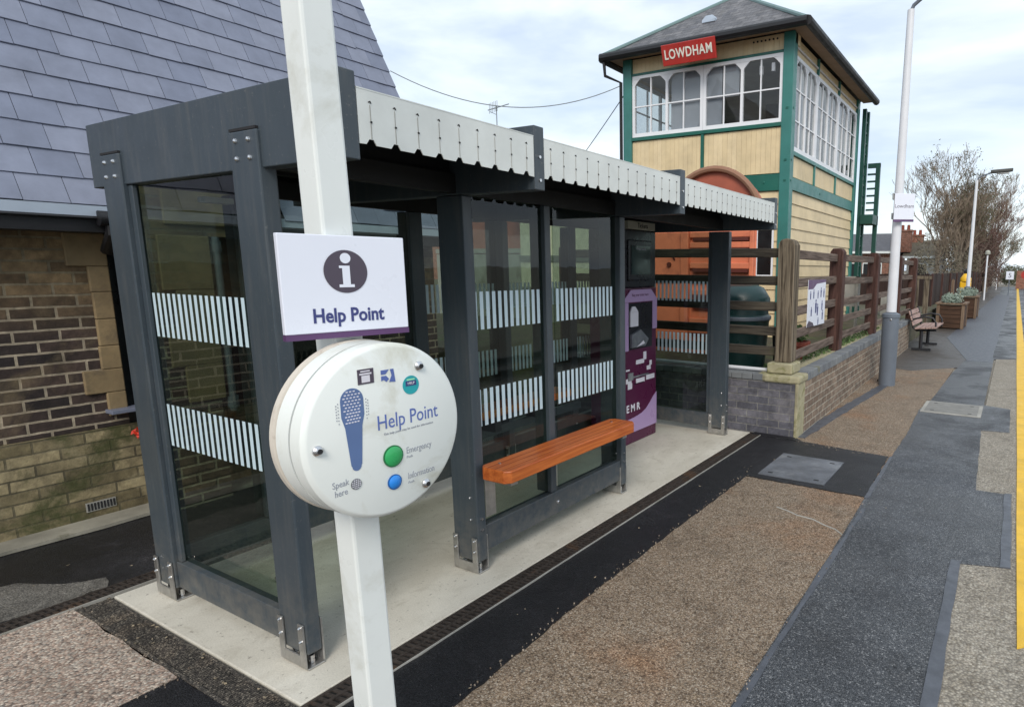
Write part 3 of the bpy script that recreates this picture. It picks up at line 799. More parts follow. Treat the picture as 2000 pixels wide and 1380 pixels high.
# sign plate, turned a few degrees
a = R(9.7)
rt = Vector((math.sin(a), math.cos(a), 0)); nrm = Vector((math.cos(a), -math.sin(a), 0)); up = Vector((0, 0, 1))
def sgn(u, z, d=0): return Vector((.935, -.315, 0)) + rt*u + up*z + nrm*d
L0 = None
def on_sign(px_u, z, d): return sgn(px_u, z, d)
s = MB(); s.obox(sgn(-.165, 1.458, -.006), rt*.335, -nrm*.012, up*.232)
s.v = []; s.f = []
s.obox(sgn(-.155, 1.458, -.016), nrm*.016, rt*.296, up*.232)
sp_ = s.build('sign_plate', M_sign, HP, bevel=.002)
s = MB(); s.obox(sgn(-.155, 1.444, -.017), nrm*.0185, rt*.296, up*.0135); s.build('purple_band', M_purple, sp_)
s = MB(); s.obox(sgn(-.03, 1.48, -.030), nrm*.014, rt*.06, up*.18); s.build('mounting_clip', M_steel, HP)
ic = sgn(-.010, 1.604, .0012); ir = .0515
s = MB(); s.poly([ic + rt*math.cos(2*math.pi*k/48)*ir + up*math.sin(2*math.pi*k/48)*ir for k in range(48)])
s.build('information_roundel', M_icon, sp_)
s = MB(); c_ = ic + up*.032 + nrm*.001
s.poly([c_ + rt*math.cos(2*math.pi*k/24)*.0125 + up*math.sin(2*math.pi*k/24)*.0125 for k in range(24)])
def gpoly(mb, base, pts, d=.001): mb.poly([base + rt*u + up*v + nrm*d for u, v in pts])
gpoly(s, ic, [(-.016, .014), (.009, .014), (.009, -.031), (.018, -.031), (.018, -.038), (-.018, -.038), (-.018, -.031), (-.009, -.031), (-.009, .008), (-.016, .008)])
s.build('information_letter', M_sign, sp_)
text('sign_lettering', 'Help Point', .0475, sgn(-.009, 1.4975, .0006), rt, up, M_navy, sp_, bold=.0011, sx=.83)
# round unit
DX, DY, DZ, DR = 1.04, -.310, 1.2155, .218
d = MB(); d.lathe((PX1+.001, DY, DZ), [(DR-.006, 0), (DR+.002, .004), (DR+.002, .018), (DR-.006, .022)], 96, 'x'); d.build('back_ring', M_discb, HP, smooth=True)
d = MB(); d.lathe((PX1+.0235, DY, DZ), [(DR-.006, 0), (DR, .004), (DR, .052)], 96, 'x'); d.build('unit_body', M_disc, HP, smooth=True)
d = MB(); d.lathe((PX1+.076, DY, DZ), [(DR-.005, 0), (DR-.005, .0055)], 96, 'x'); d.build('seal', M_seal, HP)
d = MB(); d.lathe((PX1+.082, DY, DZ), [(DR, 0), (DR, .036), (DR-.006, .044), (DR-.012, .047)], 96, 'x'); face = d.build('face_plate', M_disc, HP, smooth=True)
XF = 1.0
def disc(name, y, z, r, mat, h=.0008, dome=0, seg=32, parent=face, sq=1):
    q = MB()
    if dome: q.lathe((XF, y, z), [(r, 0), (r, h*.6), (r*.85, h), (r*.4, h+dome*.8), (0.0001, h+dome)], seg, 'x')
    else: q.lathe((XF, y, z), [(r, 0), (r, h)], seg, 'x')
    return q.build(name, mat, parent, smooth=bool(dome))
for y, z in ((-.186, 1.358), (-.473, 1.199), (-.186, 1.033)):
    disc('domed_nut', y, z, .0125, M_screw, .006, .006)
    disc('nut_recess', y, z, .006, M_hole, .0125)
disc('green_button_rim', -.280, 1.135, .0285, plain('dark_green_rim', (.015, .14, .05), .4), .003)
disc('green_button', -.280, 1.135, .0255, M_green, .006, .003)
disc('blue_button_rim', -.281, 1.066, .0200, plain('dark_blue_rim', (.01, .09, .30), .4), .003)
disc('blue_button', -.281, 1.066, .0175, M_blue, .006, .003)
disc('speaker_port', -.386, 1.093, .0135, M_iron, .002)
q = MB()
for i in range(-2, 3):
    for j in range(-2, 3):
        if i*i+j*j <= 5: q.lathe((XF+.002, -.386+i*.0048, 1.093+j*.0048), [(.0014, 0), (.0014, .0006)], 6, 'x')
q.build('speaker_hole', M_label, face)
# microphone drawing
def fpoly(name, pts, mat, d_=.0008): return MB().prism([(XF, y, z) for y, z in pts], (d_, 0, 0)).build(name, mat, face)
cy = -.380
head = [(cy+.0295*math.cos(R(a_)), 1.300+.0295*math.sin(R(a_))) for a_ in range(0, 181, 12)]
fpoly('microphone_drawing', head + [(cy-.0295, 1.262), (cy-.022, 1.235), (cy-.014, 1.14)] + [(cy+.012*math.cos(R(a_)), 1.137+.012*math.sin(R(a_))) for a_ in range(180, 361, 20)] + [(cy+.014, 1.14), (cy+.022, 1.235), (cy+.0295, 1.262)], M_mic)
q = MB(); gq = MB()
for r_ in range(11):
    z_ = 1.322-r_*.0075; wid = .0225 if z_ > 1.27 else .019
    nn_ = 5
    for k in range(nn_):
        y_ = cy + (k-(nn_-1)/2)*(wid*2/nn_) + (.002 if r_ % 2 else -.002)
        if (y_-cy)**2 + max(0, z_-1.300)**2 < .026**2: q.box(XF+.0008, XF+.0014, y_-.0032, y_+.0018, z_-.0015, z_+.0012)
q.build('microphone_mesh', M_label, face)
for sd_ in (-1, 1):
    for k in range(7):
        gq.box(XF, XF+.0008, cy+sd_*.036-.001, cy+sd_*.036+.001, 1.296-k*.008, 1.299-k*.008)
        if k < 6: gq.box(XF, XF+.0008, cy+sd_*.041-.001, cy+sd_*.041+.001, 1.292-k*.007, 1.295-k*.007)
gq.build('sound_dots', M_greyprint, face)
U = ((0, 1, 0), (0, 0, 1))
text('face_lettering', 'Help Point', .054, (XF, -.226, 1.227), *U, M_blueprint, face, sx=.80)
text('small_lettering', 'This help point may be used for information', .0085, (XF, -.226, 1.197), *U, M_greyprint, face)
text('button_lettering', 'Emergency', .0245, (XF, -.240, 1.138), *U, M_greyprint, face, align='LEFT', sx=.74)
text('small_lettering', 'Push', .010, (XF, -.240, 1.121), *U, M_greyprint, face, align='LEFT')
text('button_lettering', 'Information', .0245, (XF, -.240, 1.068), *U, M_greyprint, face, align='LEFT', sx=.74)
text('small_lettering', 'Push', .010, (XF, -.240, 1.051), *U, M_greyprint, face, align='LEFT')
text('button_lettering', 'Speak', .0225, (XF, -.425, 1.104), *U, M_greyprint, face, sx=.8)
text('button_lettering', 'here', .0225, (XF, -.425, 1.082), *U, M_greyprint, face, sx=.8)
MB().box(XF, XF+.0008, -.361, -.318, 1.334, 1.371).build('dark_emblem', M_icon, face, bevel=.0)
MB().box(XF+.0008, XF+.0013, -.351, -.329, 1.338, 1.355).box(XF+.0008, XF+.0013, -.356, -.324, 1.357, 1.361).box(XF+.0008, XF+.0013, -.353, -.328, 1.364, 1.367).build('dark_emblem_mark', M_label, face)
fpoly('blue_emblem', [(-.298, 1.361), (-.275, 1.361), (-.285, 1.350), (-.298, 1.350)], M_blueprint)
fpoly('blue_emblem', [(-.272, 1.361), (-.262, 1.361), (-.258, 1.327), (-.276, 1.329), (-.268, 1.345)], M_blueprint)
fpoly('blue_emblem', [(-.298, 1.346), (-.284, 1.346), (-.276, 1.337), (-.284, 1.330), (-.291, 1.336), (-.298, 1.334)], M_blueprint)
disc('teal_emblem', -.213, 1.311, .0248, M_teal, .0008)
MB().box(XF+.0008, XF+.0013, -.229, -.197, 1.309, 1.322).build('teal_emblem_mark', M_navy, face)
MB().box(XF+.0008, XF+.0013, -.225, -.201, 1.3235, 1.3275).build('teal_emblem_bar', plain('pale_green_print', (.35, .75, .45), .4), face)
text('teal_emblem_lettering', 'HELP', .0095, (XF+.0015, -.213, 1.3155), *U, M_label, face)

# the print and buttons were measured on the plane x = 1.0; carry them out to the real face plane
kf = (CAM.x-1.0402)/(CAM.x-1.0)
for ch in [o_ for o_ in bpy.data.objects if o_.parent == face]:
    for v_ in ch.data.vertices:
        v_.co.x = 1.0402+(v_.co.x-1.0); v_.co.y = CAM.y+(v_.co.y-CAM.y)*kf; v_.co.z = CAM.z+(v_.co.z-CAM.z)*kf

# ------------------------------------------------------------------ station building (left)
BD = thing('station_building', (-4.5, 0, 0), 'dark brick station building with steep blue grey slate roof behind the shelter', 'building')
XW = -2.7
wl = MB()
def wallrect(y0, y1, z0, z1, mb=wl, x=XW): mb.box(x-.25, x, y0, y1, z0, z1)
# openings: narrow doorway y .48-.66 z .66-1.80, window y 1.02-1.85 z .58-1.80
wallrect(-6, .475, .575, 2.3); wallrect(.475, .66, 1.80, 2.3); wallrect(.66, 1.02, .575, 2.3)
wallrect(1.02, 1.85, 1.80, 2.3); wallrect(1.85, 3.0, .575, 2.3)
wl.build('brick_wall', M_station, BD)
MB().box(XW-.25, XW+.018, -6, 3.0, -.03, .573).build('plinth', M_plinth, BD)
gw = brick('station_brick_gable', 'x', (.030,.018,.019), (.062,.038,.034), (.17,.145,.11))
gb = MB(); tan = math.tan(R(63.1)); RX = -4.7
gb.poly([(XW-.001, 2.998, 0), (-6.8, 2.998, 0), (-6.8, 2.998, 2.0), (RX, 2.998, 1.9+tan*(2.45+RX)*-1), (XW-.001, 2.998, 2.2)]).build('gable_wall', gw, BD)
MB().box(-2.98, -2.72, .40, 1.95, .45, 1.95).build('dark_interior', M_darkwin, BD)
st = MB()
for (z0, z1, w_) in ((1.60, 1.80, .20), (1.44, 1.598, .105), (1.27, 1.438, .10), (1.10, 1.268, .10), (.95, 1.098, .105), (.80, .948, .20), (.645, .798, .10)):
    st.box(XW-.2, XW+.020, .475-w_, .473, z0, z1)
st.box(XW-.2, XW+.02, .40, 1.30, 1.802, 1.9)
for (z0, z1, w_) in ((1.56, 1.80, .25), (1.36, 1.558, .13), (1.12, 1.358, .13), (.88, 1.118, .22), (.60, .878, .13)):
    st.box(XW-.2, XW+.020, 1.018-w_, 1.016, z0, z1)
st.box(XW-.2, XW+.022, .80, 1.95, 1.904, 2.12)
st.build('stone_surround', M_stone, BD, bevel=.006)
by = MB().box(XW+.001, -2.42, .56, .90, -.02, 2.40).box(XW+.001, -2.42, .902, 1.30, 1.80, 2.40).box(XW+.001, -2.42, 1.302, 1.42, -.02, 2.40)
by.build('window_bay', M_station, BD)
sq = MB().box(-2.60, -2.398, .685, 1.35, 1.868, 2.185)
for (z0, z1, w_) in ((1.45, 1.80, .29), (1.20, 1.448, .22), (.95, 1.198, .29), (.70, .948, .22)): sq.box(-2.60, -2.402, .925-w_, .924, z0, z1)
sq.build('stone_surround', M_stone, BD, bevel=.005)
MB().box(-2.56, -2.54, .925, 1.30, .3, 1.80).build('window_pane', glass('bay_window', (.30, .36, .34), mul=1.5), BD)
wf = MB().box(XW-.09, XW-.04, .478, .50, .66, 1.80).box(XW-.04, XW-.005, .60, .63, 1.44, 1.50).build('door_frame', M_white, BD)
MB().box(XW-.12, XW-.10, 1.0, 1.86, .58, 1.81).build('window_pane', glass('old_window', (.35, .40, .38), mul=2), BD)
MB().box(XW-.05, XW+.10, .36, .56, .665, .69).build('sill', M_slate, BD, bevel=.004)
dp = MB(); dp.tube([(-2.42, .97, .60), (-2.42, .97, 1.80)], .022, 12); dp.tube([(-2.42, .97, .62), (-2.42, .97, .70)], .034, 12); dp.tube([(-2.42, .97, 1.70), (-2.42, .97, 1.77)], .030, 12)
dp.build('downpipe', M_greypole, BD)
MB().box(XW+.02, XW+.024, .19, .34, .055, .115).build('air_grille', M_kerb, BD)
ag = MB()
for i in range(9): ag.box(XW+.0242, XW+.027, .197+i*.016, .206+i*.016, .062, .108)
ag.build('air_grille', M_hole, BD)
# eaves: fascia board, gutter
MB().box(-2.60, -2.445, -6, 3.03, 1.892, 1.952).build('eaves_board', M_lead, BD)
MB().box(-2.72, -2.47, -6, 3.0, 1.80, 1.890).build('soffit', M_black, BD)
gt = MB(); gt.tube([(-2.43, .43, 1.87), (-2.43, .43, 1.80), (-2.60, .45, 1.70), (-2.64, .55, 1.66), (-2.64, .55, .66)], .034, 10); gt.tube([(-2.43, .37, 1.88), (-2.43, .53, 1.88)], .045, 12)
gt.build('downpipe', M_black, BD, smooth=True)
# slates: every slate a thin tilted slab
sl = MB(); sn, cs = math.sin(R(63.1)), math.cos(R(63.1))
upv = Vector((-cs, 0, sn)); nv = Vector((sn, 0, cs)); o0 = Vector((-2.462, 0, 1.950))
gauge, sw = .1725, .199
for r_ in range(0, 24):
    off = (r_ % 2)*sw/2 + .065
    k0 = int((-6-off)/sw)
    y = k0*sw+off
    while y < 3.04:
        ww = sw
        y1 = min(y+ww, 3.05)
        if y1-y > .03 and not (r_ < 3 and .50 < (y+y1)/2 < 1.46):
            dr_ = random.uniform(-.004, .004); tl = random.uniform(-.0015, .0015)
            if random.random() < .03: dr_ -= .02
            base = o0 + upv*(r_*gauge+dr_) + Vector((0, y+.0016, 0)) + nv*(.012+tl)
            sl.obox(base, (0, y1-y-.0032, 0), upv*(gauge+.05) - nv*.0125, nv*.009)
        y = y1
sl.build('roof_slates', M_slate, BD)
MB().prism([(-2.44, -6, 1.88), (RX, -6, 1.88+tan*(2.44+RX)*-1), (-6.95, -6, 1.88)], (0, 9.02, 0)).build('roof', M_black, BD)

# ------------------------------------------------------------------ signal box
BX0, BX1, BYa, BYb = -3.97, -.871, 8.34, 12.85
SB = thing('signal_box', ((BX0+BX1)/2, (BYa+BYb)/2, .5), 'cream and green timber signal box with slate roof and red LOWDHAM nameboard', 'signal box')
ZG = .45
cor = MB()
for x, y in ((BX0, BYa), (BX1-.17, BYa), (BX0, BYb-.17), (BX1-.17, BYb-.17)):
    cor.box(x, x+.17, y, y+.17, ZG, 5.16)
cor.each('corner_post', M_bgreenl, SB, bevel=.006)
def vboards(mb, axis, a, b, fixed, z0, z1, t=.02, bw=.085):
    n = max(1, round((b-a)/bw)); w_ = (b-a)/n
    for i in range(n):
        p, q_ = a+i*w_+.0015, a+(i+1)*w_-.0015
        if axis == 'x': mb.box(p, q_, fixed, fixed+t, z0, z1)
        else: mb.box(fixed-t, fixed, p, q_, z0, z1)
def hboards(mb, axis, a, b, fixed, z0, z1, bh=.198):
    n = max(1, round((z1-z0)/bh)); h = (z1-z0)/n
    for i in range(n):
        z = z0+i*h
        if axis == 'x': mb.obox((a, fixed, z+.002), (b-a, 0, 0), (0, .02, 0), (0, .018, h-.004))
        else: mb.obox((fixed-.02, a, z+.002), (.02, 0, 0), (0, b-a, 0), (-.018, 0, h-.004))
a0, a1 = BX0+.172, BX1-.172
b0, b1 = BYa+.172, BYb-.172
def ubp(*a_):
    ub = MB(); vboards(ub, *a_); ub.build('board_panel', M_cream, SB)
ubp('x', a0, -2.44, BYa+.04, 3.11, 3.80); ubp('x', -2.385, a1, BYa+.04, 3.11, 3.80)
ubp('x', a0, a1, BYa+.05, 4.93, 5.16)
for (p, q_) in ((b0, 9.72), (9.77, 11.15), (11.20, b1)): ubp('y', p, q_, BX1-.04, 3.07, 3.38)
for (p, q_) in ((b0, 9.72), (9.77, 11.15), (11.20, b1)): ubp('y', p, q_, BX1-.05, 4.88, 5.14)
lo = MB(); hboards(lo, 'x', a0, a1, BYa+.03, .5, 2.83); hboards(lo, 'y', b0, b1, BX1-.03, .5, 2.85)
lo.build('lower_boarding', M_cream, SB)
MB().box(BX0+.03, BX1-.06, BYa+.065, BYb-.03, ZG, 3.10).build('core_wall', M_cream, SB)
MB().box(BX0+.05, BX0+.11, b0, b1, 3.1, 3.86).box(a0, a1, BYb-.11, BYb-.05, 3.1, 3.86).each('rear_boarding', M_cream, SB)
bd_ = MB()
bd_.box(a0, a1, BYa+.012, BYa+.075, 2.84, 3.095)
bd_.box(a0, a1, BYa+.005, BYa+.09, 3.81, 3.868); bd_.box(-2.438, -2.387, BYa+.01, BYa+.075, 3.10, 3.805)
bd_.box(a0, a1, BYa+.02, BYa+.09, 4.885, 4.925)
bd_.each('green_rail', M_bgreen, SB, bevel=.003)
bs_ = MB()
bs_.box(BX1-.075, BX1-.012, b0, b1, 2.86, 3.05); bs_.box(BX1-.09, BX1-.005, b0, b1, 3.39, 3.45)
for y in (9.722, 11.152): bs_.box(BX1-.075, BX1-.010, y, y+.046, 3.055, 3.385); bs_.box(BX1-.075, BX1-.010, y, y+.046, 4.88, 5.14)
bs_.each('green_rail', M_bgreenl, SB, bevel=.003)
bb = MB()
for z in (4.05, 3.28, 2.97): bb.box(BX1-.10, BX1-.06, BYa-.008, BYa, z, z+.03); bb.box(BX1, BX1+.008, BYa+.05, BYa+.08, z, z+.03)
bolt_row(bb, [(BX1-.012, 10.1, 2.955)], (1, 0, 0), .02); bolt_row(bb, [(-1.3, BYa+.012, 2.97)], (0, -1, 0), .02)
bb.each('bolt_head', M_bgreen, SB)
def window(axis, p0, p1, fixed, z0, z1, lights, cols, rows, arch=True, fw=.05, parent=SB, pane=True):
    """sash: frame, light divisions and glazing bars in one mesh; glass is its pane"""
    mb = MB(); sgn_ = 1
    def B(u0, u1, za, zb, d0, d1):
        if axis == 'x': mb.box(u0, u1, fixed+d0, fixed+d1, za, zb)
        else: mb.box(fixed-d1, fixed-d0, u0, u1, za, zb)
    B(p0, p1, z0, z0+fw*1.3, 0, .06); B(p0, p1, z1-fw, z1, 0, .06); B(p0, p0+fw, z0+fw*1.3, z1-fw, 0, .06); B(p1-fw, p1, z0+fw*1.3, z1-fw, 0, .06)
    lw = (p1-p0-2*fw)/lights
    for i in range(lights):
        u0 = p0+fw+i*lw; u1 = u0+lw
        if i: B(u0-.022, u0+.022, z0+fw*1.3, z1-fw, .003, .055)
        for c in range(1, cols): u = u0+(u1-u0)*c/cols; B(u-.010, u+.010, z0+fw*1.3, z1-fw, .012, .045)
        for r in range(1, rows): z = z0+(z1-z0)*r/rows; B(u0, u1, z-.010, z+.010, .014, .043)
        if arch:
            cz = z1-fw; k = min(.12, lw*.22)
            for (ua, sg) in ((u0+(.022 if i else 0), 1), (u1-(.022 if i < lights-1 else 0), -1)):
                P = [(ua, cz), (ua+sg*k, cz), (ua+sg*k*.75, cz-k*.12), (ua+sg*k*.12, cz-k*.75), (ua, cz-k)]
                if axis == 'x': mb.prism([(u, fixed+.006, z) for u, z in P], (0, .04, 0))
                else: mb.prism([(fixed-.006, u, z) for u, z in P], (-.04, 0, 0))
    o = mb.build('window', M_winwhite, parent)
    if pane:
        g2 = MB()
        if axis == 'x': g2.box(p0+fw, p1-fw, fixed+.028, fixed+.032, z0+fw, z1-fw)
        else: g2.box(fixed-.032, fixed-.028, p0+fw, p1-fw, z0+fw, z1-fw)
        g2.build('pane', M_wglass, o)
    return o
window('x', -3.795, -2.418, BYa+.03, 3.87, 4.885, 2, 2, 2, True)
window('x', -2.414, -1.045, BYa+.03, 3.87, 4.885, 2, 2, 2, True)
for (p, q_) in ((b0, 9.72), (9.735, 11.15), (11.165, b1)):
    window('y', p, q_, BX1-.02, 3.452, 4.87, 2, 2, 3, True, fw=.055)
# far and left side windows (seen through the glass)
window('x', -3.79, -2.2, BYb-.09, 3.87, 4.885, 2, 2, 2, False)
for (p, q_) in ((b0, 10.5), (10.52, b1)):
    window('y', p, q_, BX0+.11, 3.87, 4.885, 2, 2, 2, False)
MB().box(-2.18, a1, BYb-.12, BYb-.06, 3.1, 5.1).box(-1.9, a1, 9.9, 9.94, 3.12, 4.55).each('inner_partition', M_inwood, SB)
MB().box(BX0+.12, BX1-.12, BYa+.1, BYb-.12, 3.101, 3.12).build('floor_boards', M_inwood, SB)
MB().box(BX0+.02, BX1-.02, BYa+.09, BYb-.02, 4.97, 5.0).build('inner_ceiling', M_inceil, SB)
MB().box(-3.05, -2.44, BYa+.10, BYa+.11, 3.95, 4.85).box(-2.40, -2.10, BYa+.10, BYa+.11, 3.95, 4.85).box(-2.09, -1.80, BYa+.10, BYa+.11, 4.36, 4.85).each('roller_blind', M_blind, SB)
bl_ = MB()
for (y, wd_) in ((8.62, .45), (9.2, .38), (9.95, .5), (10.7, .35), (11.45, .4)): bl_.box(BX1-.16, BX1-.15, y, y+wd_, 3.55, 4.80)
bl_.each('roller_blind', plain('pale_curtain', (.42, .42, .46), .8), SB)
MB().box(-1.45, -1.40, BYa+.07, BYa+.12, 4.62, 4.75).box(-1.25, -1.2, BYa+.07, BYa+.12, 4.65, 4.77).each('notice', M_label, SB)
MB().box(BX0+.02, BX0+.06, b0, b1, 4.89, 5.16).box(a0, a1, BYb-.06, BYb-.02, 4.89, 5.16).each('rear_fascia', M_cream, SB)
# lower window by the fence
lw_ = MB().box(-1.40, -1.10, BYa-.005, BYa+.02, 1.48, 1.515).box(-1.40, -1.37, BYa-.005, BYa+.02, 1.515, 2.30).box(-1.13, -1.10, BYa-.005, BYa+.02, 1.515, 2.30).box(-1.40, -1.10, BYa-.005, BYa+.02, 2.30, 2.33).build('window', M_winwhite, SB)
MB().box(-1.369, -1.131, BYa+.002, BYa+.012, 1.516, 2.299).build('pane', M_darkwin, lw_)
# roof: hipped
e = .24; ex0, ex1, ey0, ey1, ez = BX0-e, BX1+e, BYa-e, BYb+e, 5.20
ap1, ap2 = (-2.42, 9.74, 6.42), (-2.42, 11.45, 6.42)
MB().poly([(ex0, ey0, ez), (ex1, ey0, ez), ap1]).poly([(ex1, ey1, ez), (ex0, ey1, ez), ap2]).build('roof_slope', M_boxslate_x, SB)
MB().poly([(ex1, ey0, ez), (ex1, ey1, ez), ap2, ap1]).poly([(ex0, ey1, ez), (ex0, ey0, ez), ap1, ap2]).build('roof_slope', M_boxslate_y, SB)
hp = MB(); M_hip = plain('lead_hip_capping', (.14, .22, .22), .5)
for a_, b_ in (((ex0, ey0, ez+.02), ap1), ((ex1, ey0, ez+.02), ap1), ((ex0, ey1, ez+.02), ap2), ((ex1, ey1, ez+.02), ap2), (ap1, ap2)): hp.tube([a_, b_], .035, 8)
hp.each('hip_capping', M_hip, SB)
MB().tube([(ap1[0]+.25, ap1[1]+.4, 6.4), (ap1[0]+.25, ap1[1]+.4, 6.75)], .03, 8).build('finial', M_greypole, SB)
gu = MB()
for (p, q_) in (((ex0-.03, ey0-.04, 5.165), (ex1+.04, ey0-.04, 5.165)), ((ex1+.04, ey0-.04, 5.165), (ex1+.04, ey1, 5.165)), ((ex0-.04, ey0, 5.165), (ex0-.04, ey1, 5.165))): gu.tube([p, q_], .07, 10)
gu.tube([(ex0+.02, ey0-.02, 5.12), (ex0+.03, ey0, 4.88), (BX0-.03, BYa-.02, 4.80), (BX0-.05, BYa+.02, .5)], .03, 8)
gu.build('gutter', M_black, SB, smooth=True)
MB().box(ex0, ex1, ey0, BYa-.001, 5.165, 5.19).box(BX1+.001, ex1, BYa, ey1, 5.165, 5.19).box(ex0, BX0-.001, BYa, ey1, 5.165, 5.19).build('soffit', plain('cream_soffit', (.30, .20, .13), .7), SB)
MB().box(BX0, BX1, BYa+.07, BYa+.3, 5.005, 5.16).build('wall_plate', M_cream, SB)
# roof vent on the front slope
MB().prism([(-2.62, 8.70, 5.66), (-2.38, 8.70, 5.66), (-2.38, 8.70, 5.70), (-2.44, 8.72, 5.77), (-2.56, 8.72, 5.77), (-2.62, 8.70, 5.70)], (0, .3, .02)).build('roof_vent', M_lead, SB)
vh = MB()
for i in range(7): vh.tube([(-1.55+i*.065, BYa+.049, 5.10), (-1.55+i*.065, BYa+.04, 5.10)], .015, 8)
vh.each('vent_hole', M_hole, SB)
# nameboard tilted forward
nbv = Vector((0, -.10, .29)); nbn = Vector((0, -.29, -.10)).normalized()
nb = MB(); nb.obox((-2.97, 8.02, 4.84), (.95, 0, 0), -nbn*.045, nbv)
nbo = nb.build('nameboard', M_red, SB, bevel=.008)
text('nameboard_lettering', 'LOWDHAM', .195, Vector((-2.495, 8.02, 4.84))+nbv*.5+nbn*.0035, (1, 0, 0), nbv.normalized(), M_letter, nbo, ext=.002, bold=.004, sx=.78, spacing=1.12)
# access ladder and landing on the far side
M_dkgreen = plain('dark_green_steel', (.006, .055, .042), .45, 0, .2, 4)
ST = MB()
ST.box(-.84, -.76, 12.95, 13.03, .5, 5.02); ST.box(-.84, -.76, 13.26, 13.34, .5, 5.02)
for i in range(20): ST.box(-.82, -.78, 13.03, 13.26, .8+i*.22, .83+i*.22)
ST.build('ladder', M_dkgreen, SB)
ST = MB(); ST.box(-.58, -.49, 13.38, 13.47, .5, 3.93); ST.box(-.76, -.49, 12.9, 13.5, 2.60, 2.80); ST.box(-.76, -.49, 13.40, 13.47, 3.85, 3.95)
for i in range(6): ST.box(-.76, -.50, 13.41, 13.44, 2.92+i*.155, 2.96+i*.155)
ST.build('landing', M_dkgreen, SB)

# ------------------------------------------------------------------ retaining wall, fence
RW = thing('retaining_wall', (.4, 6, 0), 'low blue brick retaining wall with coping running beside the platform', 'wall')
tx = lambda y: .63-.016*(y-4.37)                        # wall line leans in slightly
wf_ = MB(); wf_.prism([(-2.6, 4.40, -.02), (.60, 4.375, -.02), (.60, 4.60, -.02), (-2.6, 4.60, -.02)], (0, 0, .55)); wf_.build('wall_face', M_wall_x, RW)
ws = MB(); ws.prism([(.60, 4.375, -.02), (.63, 4.375, -.02), (.63, 4.61, -.02), (.60, 4.61, -.02)], (0, 0, .56)); ws.build('corner_quoin', M_mossstone, RW, bevel=.006)
ws = MB(); ws.prism([(tx(4.62), 4.612, -.02), (tx(12.4), 12.4, -.02), (tx(12.4)-.23, 12.4, -.02), (tx(4.62)-.23, 4.612, -.02)], (0, 0, .53)); ws.build('wall_face', M_wall_y, RW)
cp = MB()
y = 4.70
while y < 12.3:
    h = random.uniform(-.003, .003)
    cp.obox((tx(y)-.145, y, .512), (.15, 0, 0), (-.0018, .108, 0), (0, 0, .085+h)); y += .115
x = -2.55
while x < .18:
    cp.obox((x, 4.37, .532), (.108, 0, 0), (0, .24, 0), (0, 0, .06+random.uniform(-.004, .004))); x += .113
cp.build('coping', M_coping, RW, bevel=.005)
MB().box(-2.6, tx(8)-.10, 4.615, 4.70, .45, .56).box(.12, .47, 4.70, 12.3, .45, .575).build('mortar_bed', M_mossstone, RW)
cs_ = MB(); P = [(.20, 4.40), (.30, 4.355), (.55, 4.35), (.645, 4.37), (.645, 4.66), (.20, 4.66)]
cs_.prism([(x, y, .525) for x, y in P], (0, 0, .075)); cs_.build('corner_stone', M_mossstone, RW, bevel=.02)
blk = MB().box(.29, .545, 4.42, 4.70, .605, .705).build('stone_block', M_mossstone, None, bevel=.012)
tag(blk, 'pale mossy stone block under the big weathered fence post', 'stone block')

FN = thing('timber_fence', (.4, 6, .55), 'post and rail timber fence with big weathered corner post on the low wall', 'fence')
bp = MB()
P = [(.335, .705), (.505, .705), (.505, 1.84), (.48, 1.885), (.42, 1.905), (.36, 1.89), (.335, 1.85)]
bp.prism([(x, 4.50, z) for x, z in P], (0, .17, 0)).build('corner_post', M_oldpost, FN, bevel=.012)
PY = [6.72, 9.02, 11.3, 13.35]
ZR = [1.765, 1.47, 1.185, .955, .735]
for y in PY:
    x = .36
    P = [(x-.085, .5), (x+.085, .5), (x+.085, 1.83), (x+.05, 1.875), (x-.05, 1.875), (x-.085, 1.83)]
    MB().prism([(a_, y-.085, z) for a_, z in P], (0, .17, 0)).build('fence_post', M_post, FN, bevel=.01)
ys = [4.64] + PY
for k in range(len(ys)-1):
    for z in ZR:
        r_ = MB(); dz = random.uniform(-.015, .015)
        ya, yb = ys[k]+.087, ys[k+1]-.083
        xo = .335 + (.0 if k % 2 else .002)
        if k == 0: ya = 4.675
        r_.obox((xo+(.06 if k == 0 else 0), ya, z-.048+dz*.3), (.04, 0, 0), (-.06 if k == 0 else 0, yb-ya, dz), (0, 0, .092)).build('rail', M_rail, FN, bevel=.008)
for z in (1.77, 1.50, 1.245, 1.0, .80):
    r_ = MB(); r_.obox((-2.4, 4.57, z-.045), (2.73, 0, 0), (0, .045, 0), (0, 0, .09)).build('rail', M_railx, FN, bevel=.008)
for x in (-1.55, -2.45): MB().box(x, x+.12, 4.62, 4.74, .5, 1.85).build('fence_post', M_post, FN, bevel=.01)
# bottom board and pipe between rails
pb = MB(); pb.tube([(-2.3, 4.52, .615), (.30, 4.50, .62)], .018, 8); tag(pb.build('pipe', M_pole), 'thin pale pipe lying on top of the low brick wall', 'pipe')

